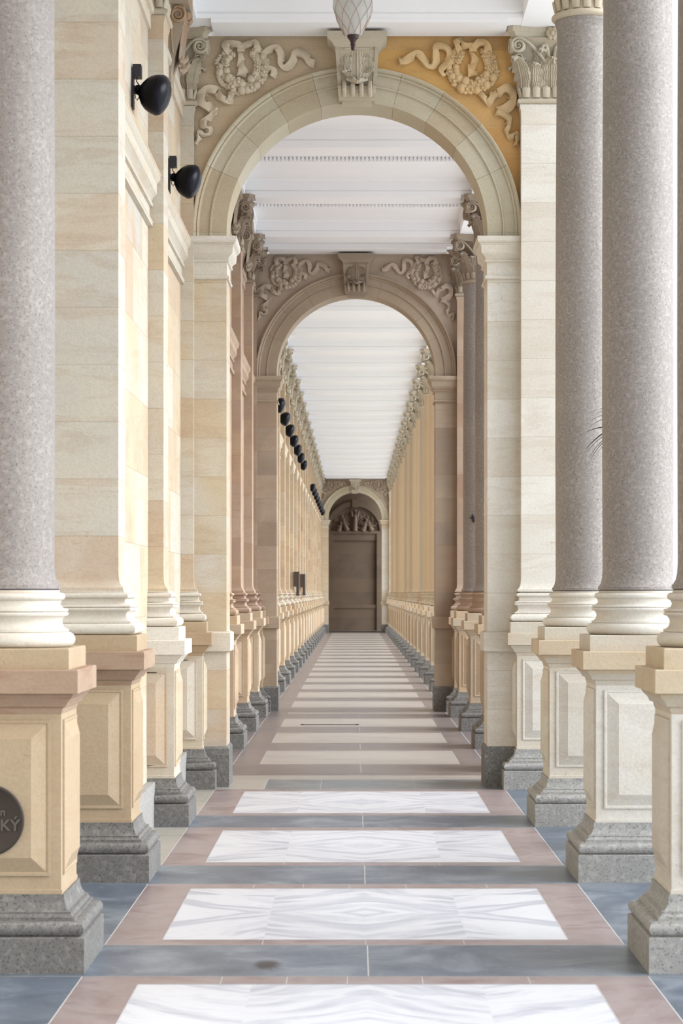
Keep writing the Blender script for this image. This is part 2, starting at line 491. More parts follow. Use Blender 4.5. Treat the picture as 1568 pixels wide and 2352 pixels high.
# ------------------------------------------------------------------ floor
def build_floor():
    mb = MB()
    names = ['marble', 'slate', 'red', 'grout', 'sand_slab', 'mauve', 'mauve_red', 'charcoal_slab', 'olive_slab', 'pale_granite']
    I = {n: i for i, n in enumerate(names)}
    def q(x0, x1, y0, y1, m, z=0.0):
        mb.add([(x0, y0, z), (x1, y0, z), (x1, y1, z), (x0, y1, z)], [(0, 1, 2, 3)], I[m])
    def jt(x0, x1, y0, y1): q(x0, x1, y0, y1, 'grout', 0.0006)
    bx0, bx1, wx0, wx1 = -1.135, 1.225, -0.885, 0.985
    ox0, ox1 = -2.40, 2.30
    def section(ys, y0, y1, white, strip, red, side):
        edges = []
        for c in ys: edges.append((c - 0.43, c + 0.41))
        cur = y0
        def panel(a, b):
            if b - a < 0.02: return
            q(bx0, bx1, a, min(a + 0.16, b), red)
            a2 = min(a + 0.16, b); b2 = max(a2, b - 0.19)
            q(bx0, wx0, a2, b2, red); q(wx1, bx1, a2, b2, red)
            q(wx0, wx1, a2, b2, white); q(bx0, bx1, b2, b, red)
            q(ox0, bx0, a, b, 'olive_slab' if side == 'slate' and a > 12 else side); q(bx1, ox1, a, b, side)
            for yy in (a2, b2): jt(wx0, wx1, yy - 0.003, yy + 0.003)
            for xx in (wx0, wx1): jt(xx - 0.002, xx + 0.002, a2, b2)
            for xx in (bx0, bx1): jt(xx - 0.003, xx + 0.003, a, b)
            for xx in (-0.55, -0.28, 0.28, 0.72, -0.03): jt(xx - 0.002, xx + 0.002, b2, b)
            for xx in (-0.42, 0.05, 0.5): jt(xx - 0.002, xx + 0.002, a, a2)
            for s in (bx0, wx1):
                e = wx0 if s == bx0 else bx1
                m = a2 + (b2 - a2) * random.uniform(0.35, 0.65)
                jt(s, e, m - 0.002, m + 0.002)
        for a, b in edges:
            panel(cur, a)
            q(ox0, ox1, a, b, strip)
            for yy in (a, b): jt(ox0, ox1, yy - 0.003, yy + 0.003)
            jt(0.055, 0.061, a, b)
            cur = b
        panel(cur, y1)
    section([9.875 + 3.0 * k for k in range(-11, 3)], -24.0, 18.45, 'marble', 'slate', 'red', 'slate')
    # threshold under the first archway
    q(ox0, -0.74, 18.45, 19.42, 'olive_slab'); q(-0.74, ox1, 18.45, 19.42, 'charcoal_slab')
    jt(-0.743, -0.737, 18.45, 19.42); jt(ox0, ox1, 18.445, 18.453)
    for xx in (-0.28, 0.5): jt(xx - 0.002, xx + 0.002, 18.45, 19.42)
    q(ox0, ox1, 19.42, 19.85, 'sand_slab')
    section([20.575] + [s + P2 for s in SEC2[1:]], 19.85, 30.5, 'sand_slab', 'mauve', 'mauve_red', 'mauve')
    q(ox0, ox1, 30.5, 31.5, 'mauve')
    section([s + P2 for s in SEC3], 31.5, 90.8, 'sand_slab', 'mauve', 'mauve_red', 'mauve')
    q(ox0, ox1, 90.8, ENDY, 'mauve')
    # edge of the raised walk
    mb.box(ox1, ox1 + 0.35, -24, ENDY, -0.5, -0.002, I['pale_granite'])
    o = obj('floor', mb.mesh('floor', names))
    struct(o, 'polished floor of white marble panels framed by red and slate strips')
build_floor()

g = MB(); g.add([(-80, -80, -0.5), (160, -80, -0.5), (160, 180, -0.5), (-80, 180, -0.5)], [(0, 1, 2, 3)])
struct(obj('ground', g.mesh('ground', 'ground')), 'pale outdoor paving beyond the colonnade')

# ------------------------------------------------------------------ ceiling, walls
c = MB()
c.box(-2.1, 2.3, -24.0, ENDY + 0.3, ZC, ZC + 0.5)
struct(obj('ceiling', c.mesh('ceiling', 'white')), 'white painted flat ceiling')

def architrave(x0, x1, inner, n, lab):
    mb = MB()
    s = 1 if inner == x1 else -1
    mb.box(x0, x1, -24.0, ENDY, 6.22, ZC + 0.3)
    # stepped fascia on the passage side
    xi = inner
    a, b = (xi, xi + 0.02) if s > 0 else (xi - 0.02, xi)
    mb.box(a, b, -24.0, ENDY, 6.34, ZC)
    struct(obj('trim_%d' % n, mb.mesh('trim', 'white')), lab)
architrave(-1.80, -1.27, -1.27, 1, 'white lintel running over the wall-side pilasters')
architrave(1.355, 1.86, 1.355, 2, 'white lintel running over the open-side granite columns')

WX = -1.43
def walls():
    for n, (y0, y1, m) in enumerate([(13.255, ARCH[0] + 0.02, 'wall'), (ARCH[0] + AT - 0.02, ARCH[1] + 0.02, 'wall_rose'), (ARCH[1] + AT - 0.02, ENDY + 0.3, 'wall')]):
        mb = MB(); mb.box(-2.75, WX, y0, y1, 0, ZC)
        struct(obj('wall_left', mb.mesh('wall_left', m)), ['plain ashlar wall behind the nearest wall-side pilasters', 'rosy ashlar wall between the first and second archways', 'long ashlar wall beyond the second archway'][n])
        b = MB(); b.box(WX, -1.372, y0, y1, 0, 0.30)
        struct(obj('baseboard_left', b.mesh('baseboard_left', 'pale_granite')))
        # impost band
        pr = [(WX, 4.135), (WX + .03, 4.14), (WX + .035, 4.17), (WX + .012, 4.18), (WX + .012, 4.27), (WX + .03, 4.275), (WX + .034, 4.295), (WX + .018, 4.30), (WX + .04, 4.34), (WX + .06, 4.36), (WX + .062, 4.43), (WX + .085, 4.46), (WX + .09, 4.50), (WX, 4.50)]
        t = MB(); t.prism(pr, y0, y1)
        struct(obj('trim_3', t.mesh('trim', 'cream' if n != 1 else 'rose')), 'moulded impost band along the wall')
        pr = [(WX, 5.50), (WX + .02, 5.505), (WX + .02, 5.60), (WX + .04, 5.61), (WX + .045, 5.65), (WX + .025, 5.67), (WX, 5.68)]
        t = MB(); t.prism(pr, y0, y1)
        struct(obj('trim_4', t.mesh('trim', 'cream' if n != 1 else 'rose')), 'narrow string course high on the wall')
walls()

# ------------------------------------------------------------------ columns, pilasters
def arc(cx, cz, r, a0, a1, n):
    return [(cx + r * cos(radians(a0 + (a1 - a0) * i / n)), cz + r * sin(radians(a0 + (a1 - a0) * i / n))) for i in range(n + 1)]

BASE = ([(0.255, 1.365)] + arc(0.258, 1.398, 0.033, -90, 90, 8) + [(0.262, 1.433), (0.262, 1.443)]
        + [(0.252, 1.444), (0.240, 1.455), (0.234, 1.470), (0.236, 1.486), (0.246, 1.500)]
        + [(0.258, 1.502)] + arc(0.254, 1.510, 0.0075, -60, 60, 4) + [(0.252, 1.518)] + arc(0.254, 1.525, 0.0065, -70, 70, 4) + [(0.250, 1.532)]
        + [(0.238, 1.535), (0.228, 1.545), (0.226, 1.555), (0.230, 1.566), (0.234, 1.569)]
        + arc(0.230, 1.585, 0.0165, -85, 90, 7) + [(0.222, 1.603), (0.222, 1.612)])
PED_BASE = [(0.375, 0.0), (0.375, 0.148), (0.368, 0.153)] + arc(0.342, 0.185, 0.031, -70, 85, 7) + [(0.330, 0.218), (0.330, 0.232), (0.320, 0.234), (0.312, 0.244), (0.313, 0.252), (0.300, 0.256), (0.288, 0.272), (0.281, 0.295), (0.279, 0.322)]

def leaf(mb, base, out, up, wdt, h, proj, curl=0.05, th=0.010, rows=15, cols=17, lob=4):
    """acanthus leaf rising from base, leaning out, tip curling over; lobed edges, deep flutes between the ribs"""
    base = Vector(base); out = Vector(out).normalized(); up = Vector(up).normalized()
    side = out.cross(up).normalized()
    P = []
    for i in range(rows + 1):
        v = i / rows
        wv = wdt * (0.62 + 0.62 * sin(pi * min(v * 0.9 + 0.08, 1)) ** 0.9) * (1.0 if v < 0.7 else (1.0 - ((v - 0.7) / 0.3) ** 2 * 0.78))
        saw = (v * lob) % 1.0
        wv *= 1.12 - 0.34 * saw ** 1.5            # stacked lobes with notches between
        if v < 0.74:
            z = h * v / 0.84
            o = proj * (v / 0.74) ** 2.0
        else:
            t = (v - 0.74) / 0.26 * radians(165)
            z = h * 0.74 / 0.84 + curl * sin(t) * 0.9
            o = proj + curl * (1 - cos(t)) * 0.8
        row = []
        for j in range(cols):
            u = j / (cols - 1) * 2 - 1
            rib = 0.17 * wdt * abs(cos(u * 4 * pi)) * (1 - 0.25 * v) + 0.10 * wdt * (abs(u) < 0.07)
            lift = 0.16 * wdt * abs(u) ** 2 * (1.0 - saw)      # lobe tips turn outward
            row.append(base + side * (u * wv) + up * (z - 0.08 * h * u * u * v + 0.10 * wdt * saw * abs(u)) + out * (o + rib + lift - 0.30 * wdt * u * u))
        P.append(row)
    mb.grid(P, -th)

def spiral_pts(r0, r1, turns, n, start):
    pts = []
    for i in range(n + 1):
        t = i / n
        a = start - t * turns * 2 * pi
        r = r0 + (r1 - r0) * t ** 0.9
        pts.append((r * cos(a), r * sin(a)))
    return pts

def volute(mb, c, nrm, sgn, R, stem_to, th=0.013):
    """scroll seen from the nrm side; sgn +1 / -1 mirrors it"""
    c = Vector(c); nrm = Vector(nrm).normalized(); up = Vector((0, 0, 1))
    ex = up.cross(nrm).normalized() * sgn
    # eye outwards, ending on top and heading inwards
    pts = [c + ex * x + up * z + nrm * 0.012 for x, z in spiral_pts(0.008, R, 2.0, 40, radians(90) + 2.0 * 2 * pi)]
    end = Vector(stem_to)
    p0 = pts[-1]; dirn = ex
    for i in range(1, 11):
        t = i / 10
        a = p0.lerp(p0 + dirn * R * 1.2, t); b = (p0 + dirn * R * 1.2).lerp(end, t)
        pts.append(a.lerp(b, t))
    rad = [0.006 + 0.007 * min(1, i / 25) for i in range(len(pts))]
    mb.tube(pts, rad, 6, 1.5, nrm)
    # solid body of the scroll
    ring = []
    mt = Matrix((ex, up, nrm)).transposed()
    mb.lathe([(R * 0.80, -0.030), (R * 0.98, -0.022), (R * 0.98, -0.006), (R * 0.9, 0.0), (R * 0.12, 0.002), (R * 0.10, 0.012), (0.001, 0.014)], 18, tuple(c), mt)

def capital_meshes(a, sq, ab):
    """a: shaft half width or radius at the top; sq: square pilaster capital; ab: abacus half width"""
    bell = MB()
    pr = [(a, 5.60)] + [(a + 0.012 + p, z) for p, z in arc(0.0, 5.627, 0.020, -80, 80, 6)] + [(a + 0.004, 5.65), (a - 0.004, 5.66), (a - 0.004, 5.95), (a + 0.012, 6.04), (a + 0.045, 6.105), (a + 0.07, 6.135)]
    if sq: bell.rings([(r, r, z) for r, z in pr])
    else: bell.lathe(pr, 36)
    lv = MB()
    if sq:
        for k in range(4):
            R = Matrix.Rotation(k * pi / 2, 3, 'Z')
            def T(x, y, z): return R @ Vector((x, y, z))
            out = R @ Vector((0, -1, 0)); up = Vector((0, 0, 1))
            # tongues of the necking
            nt = 6
            for i in range(nt):
                x = (i + 0.5) / nt * 2 * a - a
                tb = [T(x, -a + 0.002, 5.66), T(x, -a - 0.006, 5.70), T(x, -a - 0.014, 5.735), T(x, -a - 0.004, 5.75)]
                lv.tube(tb, [a / nt * 0.75, a / nt * 0.8, a / nt * 0.85, a / nt * 0.4], 8, 0.5, out)
            for x in (-0.62 * a, 0.0, 0.62 * a):
                leaf(lv, T(x, -a + 0.004, 5.735), out, up, a * 0.25, 0.19 if x else 0.24, 0.045, 0.030)
            for x in (-0.34 * a, 0.34 * a):
                leaf(lv, T(x, -a + 0.012, 5.74), (R @ Vector((0.15 * (1 if x > 0 else -1), -1, 0))), up, a * 0.21, 0.31, 0.055, 0.034)
            od = R @ Vector((-1, -1, 0))
            leaf(lv, T(-a + 0.01, -a + 0.01, 5.735), od, up, a * 0.26, 0.24, 0.06, 0.034)
            leaf(lv, T(-a + 0.02, -a + 0.02, 5.78), od, up, a * 0.24, 0.20, 0.09, 0.026)
    else:
        for k in range(16):
            an = 2 * pi * k / 16
            o = Vector((cos(an), sin(an), 0))
            tb = [o * (a - 0.004) + Vector((0, 0, 5.66)), o * (a + 0.006) + Vector((0, 0, 5.70)), o * (a + 0.012) + Vector((0, 0, 5.735)), o * a + Vector((0, 0, 5.75))]
            lv.tube(tb, [0.026, 0.030, 0.032, 0.015], 8, 0.5, o)
        for k in range(8):
            an = radians(22.5 + 45 * k); o = Vector((cos(an), sin(an), 0))
            leaf(lv, o * (a - 0.006) + Vector((0, 0, 5.735)), o, (0, 0, 1), 0.056, 0.20, 0.05, 0.030)
            an = radians(45 * k); o = Vector((cos(an), sin(an), 0))
            leaf(lv, o * (a - 0.002) + Vector((0, 0, 5.74)), o, (0, 0, 1), 0.056, 0.31 if k % 2 == 0 else 0.25, 0.075 if k % 2 == 0 else 0.10, 0.030)
    vol = MB()
    d = ab - 0.075
    R0 = Matrix.Identity(3)
    for fx, nrm, sg in ((0, Vector((-0.14, -1, 0)), 1), (1, Vector((-1, -0.14, 0)), -1)):
        if fx == 0:
            cpt = (-(ab - 0.092), -ab + 0.048, 6.068); st = (-0.055, -a - 0.035, 5.95)
        else:
            cpt = (-ab + 0.048, -(ab - 0.092), 6.068); st = (-a - 0.035, -0.055, 5.95)
        volute(vol, cpt, nrm, 1 if fx == 0 else -1, 0.060, st)
    # leaf that carries the scrolls
    leaf(vol, Vector((-a * 0.92, -a * 0.92, 5.90)) if sq else Vector((-a * 0.74, -a * 0.74, 5.90)), (-1, -1, 0), (0, 0, 1), 0.036, 0.095, (ab - a - 0.05) * 0.9, 0.022)
    abm = MB()
    # abacus with hollowed sides
    pts = []
    for k in range(4):
        R = Matrix.Rotation(k * pi / 2, 2)
        ch = 0.045
        for i in range(9):
            t = i / 8
            x = -(ab - ch) + t * 2 * (ab - ch)
            y = -ab + 0.055 * (1 - (2 * t - 1) ** 2)
            pts.append(R @ Vector((x, y)))
    n = len(pts)
    lay = [(0.90, 6.132), (0.93, 6.15), (0.955, 6.175), (1.0, 6.185), (1.0, 6.222)]
    vsx = []; fsx = []
    for s, z in lay: vsx += [(p.x * s, p.y * s, z) for p in pts]
    for i in range(len(lay) - 1):
        for k in range(n):
            q = (k + 1) % n
            fsx.append((i * n + k, i * n + q, (i + 1) * n + q, (i + 1) * n + k))
    fsx.append(tuple(range(n - 1, -1, -1))); e = (len(lay) - 1) * n; fsx.append(tuple(range(e, e + n)))
    abm.add(vsx, fsx)
    ros = MB()
    for i in range(6):
        an = 2 * pi * i / 6
        ros.blob((0.030 * cos(an), -ab + 0.035, 6.165 + 0.032 * sin(an)), 0.022, 7, 5, (1, 0.9, 1.3))
    ros.blob((0, -ab + 0.018, 6.165), 0.020, 8, 5)
    for s in (-1, 1):
        volute(ros, (s * 0.055, -ab + 0.085, 6.055), (0, -1, 0), -s, 0.024, (s * 0.02, -a - 0.03, 5.93))
    return dict(bell=bell.mesh('capital', 'carve'), leaves=lv.mesh('acanthus_leaves', 'carve', 40), vol=vol.mesh('volute', 'carve', 45), ab=abm.mesh('abacus', 'carve'), ros=ros.mesh('rosette', 'carve', 45))

def order_meshes(kind):
    """kind: 'round' granite column, 'flat' wall pilaster, 'wide' pilaster beside an archway"""
    r = {}
    s = 1.15 if kind == 'wide' else 1.0
    k = 1.06 if kind == 'wide' else 1.0
    a = {'round': 0.2, 'flat': 0.187, 'wide': 0.245}[kind]
    sq = kind != 'round'
    mb = MB(); mb.rings([(x * k, x * k, z) for x, z in PED_BASE]); r['pbase'] = mb.mesh('pedestal_base', 'dark_granite')
    d = 0.265 * k
    mb = MB(); mb.rings([(d + .004, d + .004, 0.322), (d + .004, d + .004, 0.340), (d, d, 0.342), (d, d, 1.10)]); r['die'] = mb.mesh('pedestal', 'pale')
    mb = MB()
    # one raised panel on the front face, turned for the others: sunk border line, sloping sides, flat field
    x0, z0, z1 = d - 0.045, 0.40, 1.06
    def fr(i0, y): return [(-(x0 - i0), -d - y, z0 + i0), ((x0 - i0), -d - y, z0 + i0), ((x0 - i0), -d - y, z1 - i0), (-(x0 - i0), -d - y, z1 - i0)]
    L = [fr(0, -0.004), fr(0, 0.009), fr(0.012, 0.009), fr(0.016, 0.006), fr(0.075, 0.028), fr(0.078, 0.030)]
    vsx = [p for q in L for p in q]; fsx = []
    for i in range(len(L) - 1):
        for j in range(4):
            q = (j + 1) % 4
            fsx.append((i * 4 + j, i * 4 + q, i * 4 + 4 + q, i * 4 + 4 + j))
    e = (len(L) - 1) * 4; fsx.append((e, e + 1, e + 2, e + 3))
    mb.add(vsx, fsx); r['panel'] = mb.mesh('raised_panel', 'pale', 20)
    mb = MB(); cp = [(d, 1.085), (d + .006, 1.10), (d + .008, 1.112), (d + .022, 1.118), (d + .030, 1.135), (d + .050, 1.158), (d + .055, 1.166), (d + .055, 1.172), (d + .080, 1.176), (d + .080, 1.272), (d + .076, 1.276)]
    mb.rings([(x, x, z) for x, z in cp]); bl = 0.302 * (1.12 if kind == 'wide' else 1)
    r['cap'] = mb.mesh('pedestal_cap', 'cream')
    mb = MB(); mb.rings([(bl, bl, 1.276), (bl, bl, 1.360), (bl - .004, bl - .004, 1.365)]); r['block'] = mb.mesh('base_block', 'cream')
    bp = [(x * s, z) for x, z in BASE]
    mb = MB()
    if sq: mb.rings([(x, x, z) for x, z in bp])
    else: mb.lathe(bp, 48)
    r['base'] = mb.mesh('column_base', 'pale')
    mb = MB()
    fl = [(a + .026, 1.618), (a + .026, 1.634), (a + .018, 1.642), (a + .009, 1.658), (a + .003, 1.685), (a, 1.73)]
    if kind == 'round':
        mb.lathe(fl + [(0.2025, 2.6), (0.2015, 3.6), (0.198, 4.5), (0.193, 5.2), (0.190, 5.50), (0.192, 5.54), (0.198, 5.575), (0.205, 5.585), (0.205, 5.602)], 56)
        r['shaft'] = mb.mesh('shaft', 'granite')
        mb = MB(); mb.lathe([(0.219, 1.611), (0.219, 1.6185)], 48); r['joint'] = mb.mesh('joint_ring', 'lead')
        mb = MB()
        r['capital'] = capital_meshes(0.198, False, 0.345)
    else:
        fl = [(a + .030, 1.612), (a + .030, 1.630), (a + .018, 1.642), (a + .008, 1.66), (a + .002, 1.69), (a, 1.73)]
        mb.rings([(x, x, z) for x, z in fl + [(a, 5.50), (a + .002, 5.55), (a + .012, 5.585), (a + .012, 5.602)]])
        r['shaft'] = mb.mesh('shaft', 'cream')
        r['capital'] = capital_meshes(a, True, 0.335 if kind == 'flat' else 0.365)
    return r

def clipped(me, key, rot, cx, cy):
    '''copy of a mesh turned by rot and cut flush with the wall at x = cx (and the pier face at y = cy)'''
    k = (me.name, rot, cx, cy)
    if k in CLIP: return CLIP[k]
    n = me.copy(); R = Matrix.Rotation(rot, 4, 'Z'); n.transform(R)
    dead = set()
    for v in n.vertices:
        if cx is not None and v.co.x < cx: dead.add(v.index)
        if cy is not None and v.co.y > cy: dead.add(v.index)
    if len(dead) == len(n.vertices): CLIP[k] = None; return None
    if key == 'abacus':
        b = bmesh.new(); b.from_mesh(n)
        for pl, no in ((cx, (-1, 0, 0)), (cy, (0, 1, 0))):
            if pl is None: continue
            bmesh.ops.bisect_plane(b, geom=b.verts[:] + b.edges[:] + b.faces[:], plane_co=(pl, 0, 0) if no[0] else (0, pl, 0), plane_no=no, clear_outer=True)
            bmesh.ops.holes_fill(b, edges=[e for e in b.edges if e.is_boundary], sides=0)
        b.to_mesh(n); b.free()
    elif key in ('volute', 'rosette', 'acanthus_leaves'):
        b = bmesh.new(); b.from_mesh(n); b.verts.ensure_lookup_table()
        seen = set(); drop = []
        for v0 in b.verts:
            if v0.index in seen: continue
            isl = [v0]; seen.add(v0.index); st = [v0]
            while st:
                q = st.pop()
                for ed in q.link_edges:
                    o2 = ed.other_vert(q)
                    if o2.index not in seen: seen.add(o2.index); isl.append(o2); st.append(o2)
            if sum(q.index in dead for q in isl) > 0.5 * len(isl): drop += isl
        bmesh.ops.delete(b, geom=drop, context='VERTS')
        b.to_mesh(n); b.free()
        if not len(n.polygons): CLIP[k] = None; return None
    else:
        for v in n.vertices:
            if cx is not None and v.co.x < cx: v.co.x = cx
            if cy is not None and v.co.y > cy: v.co.y = cy
    CLIP[k] = n
    return n
CLIP = {}
ORDER = {k: order_meshes(k) for k in ('round', 'flat', 'wide')}
CAPMAT = {'near': 'carve', 'mid': 'carve_dusk', 'far': 'carve'}

def make_order(kind, x, yc, label, group, tone, inner, cx=None, cy=None):
    '''inner: +1 on the wall side, -1 on the open side; cx, cy: local planes of the wall it is built into'''
    o = ORDER[kind]
    root = empty({'round': 'granite_column', 'flat': 'wall_pilaster', 'wide': 'arch_pilaster'}[kind], (x, yc, 0))
    tag(root, label, 'column' if kind == 'round' else 'pilaster', group)
    ms = {'near': ('cream', 'pale', 'ped_cream'), 'mid': ('rose', 'rose', 'ped_warm'), 'far': ('warm', 'cream', 'ped_warm')}[tone]
    def put(name, me, par, rot=0, mat=None, label=None):
        if cx is not None or cy is not None:
            me = clipped(me, name, rot, cx, cy)
            if me is None: return None
            return obj(name, me, par, mat=mat, label=label)
        q = obj(name, me, par, mat=mat, label=label); q.rotation_euler = (0, 0, rot); return q
    put('pedestal_base', o['pbase'], root, mat='pale_granite' if (tone == 'near' and inner < 0) else 'dark_granite', label='grey granite foot')
    pm = 'ped_pale' if tone == 'near' and inner < 0 else ('ped_tan' if tone == 'near' and yc < 14 else ms[2])
    die = put('pedestal', o['die'], root, mat=pm)
    for k in range(4):
        put('raised_panel', o['panel'], die, k * pi / 2, pm)
    cm2 = ms[2]
    if tone == 'near' and inner > 0: cm2 = 'ped_brown' if yc < 14 else ('ped_pale' if yc < 17 else 'ped_tan')
    put('pedestal_cap', o['cap'], root, mat=cm2)
    put('base_block', o['block'], root, mat='ped_tan' if cm2 == 'ped_brown' else cm2)
    put('column_base', o['base'], root, mat='pale' if tone == 'near' else ms[1])
    if kind == 'round':
        put('shaft', o['shaft'], root, mat='granite_far' if tone == 'far' else 'granite', label='speckled granite shaft')
        put('joint_ring', o['joint'], root, label='dark joint under the shaft')
    else:
        put('shaft', o['shaft'], root, mat='grey_cream' if (tone == 'near' and inner > 0 and yc < 14) else ms[0] if inner > 0 or tone != 'near' else 'pale')
    c = o['capital']; cm = CAPMAT[tone]
    cap = put('capital', c['bell'], root, mat=cm)
    put('abacus', c['ab'], cap, mat=cm)
    put('acanthus_leaves', c['leaves'], cap, mat=cm)
    for k in range(4):
        put('volute', c['vol'], cap, k * pi / 2, cm)
        put('rosette', c['ros'], cap, k * pi / 2, cm)
    return root

WX = -1.43
CX = WX - XL
GR_R = 'granite columns along the open side'
GR_L = 'stone pilasters along the wall side'
# near section
R1 = ['granite column at the picture edge, its shaft mostly cut off, opposite the plaque', 'thick granite column with a brown palm frond poking out behind it', 'granite column beside the pale pilaster of the first archway']
for y, lab in zip(SEC1, R1): make_order('round', XR, y + P2, lab, GR_R, 'near', -1)
make_order('wide', XR, 18.42 + P2, 'pale square pilaster with leafy capital beside the ochre stained spandrel', 'pilasters beside the archways', 'near', -1, None, ARCH[0] - 18.42 - P2)
L1 = make_order('round', XL, SEC1[0] + P2, 'granite column whose pedestal carries a round bronze plaque', GR_L, 'near', 1)
make_order('flat', XL, SEC1[1] + P2, 'broad cream pilaster just behind the plaque column', GR_L, 'near', 1)
make_order('flat', XL, SEC1[2] + P2, 'cream pilaster between the two large black floodlights', GR_L, 'near', 1, CX)
make_order('flat', XL, 18.42 + P2, 'cream pilaster joined to the first archway, under its tan spandrel', 'pilasters beside the archways', 'near', 1, CX, ARCH[0] - 18.42 - P2)
# middle section
for i, y in enumerate(SEC2):
    if i:
        make_order('round', XR, y + P2, 'granite column in the dim middle bay, %s after the first archway' % ORD[i + 1], GR_R, 'mid', -1)
    else:
        make_order('round', XR, y + P2, 'granite column hidden close behind the first archway', GR_R, 'mid', -1)
    make_order('flat', XL, y + P2, 'rosy pilaster on the wall, %s after the first archway' % ORD[i + 1], GR_L, 'mid', 1, CX)
make_order('wide', XR + 0.02, 30.46 + P2, 'slender-looking pale pilaster against the second archway, behind granite columns', 'pilasters beside the archways', 'mid', -1, None, ARCH[1] - 30.46 - P2)
make_order('flat', XL, 30.46 + P2, 'rosy pilaster against the second archway on the wall side', 'pilasters beside the archways', 'mid', 1, CX, ARCH[1] - 30.46 - P2)
# far section
for i, y in enumerate(SEC3):
    make_order('round', XR, y + P2, 'distant granite column on the open side, %s beyond the second archway' % ORD[i + 1], GR_R, 'far', -1)
    make_order('flat', XL, y + P2, 'distant cream pilaster on the wall, %s beyond the second archway' % ORD[i + 1], GR_L, 'far', 1, CX)
make_order('wide', XR + 0.02, 90.80 + P2, 'tiny pilaster beside the farthest archway on the open side', 'pilasters beside the archways', 'far', -1, None, ARCH[2] - 90.80 - P2)
make_order('flat', XL, 90.80 + P2, 'tiny pilaster beside the farthest archway on the wall side', 'pilasters beside the archways', 'far', 1, CX, ARCH[2] - 90.80 - P2)

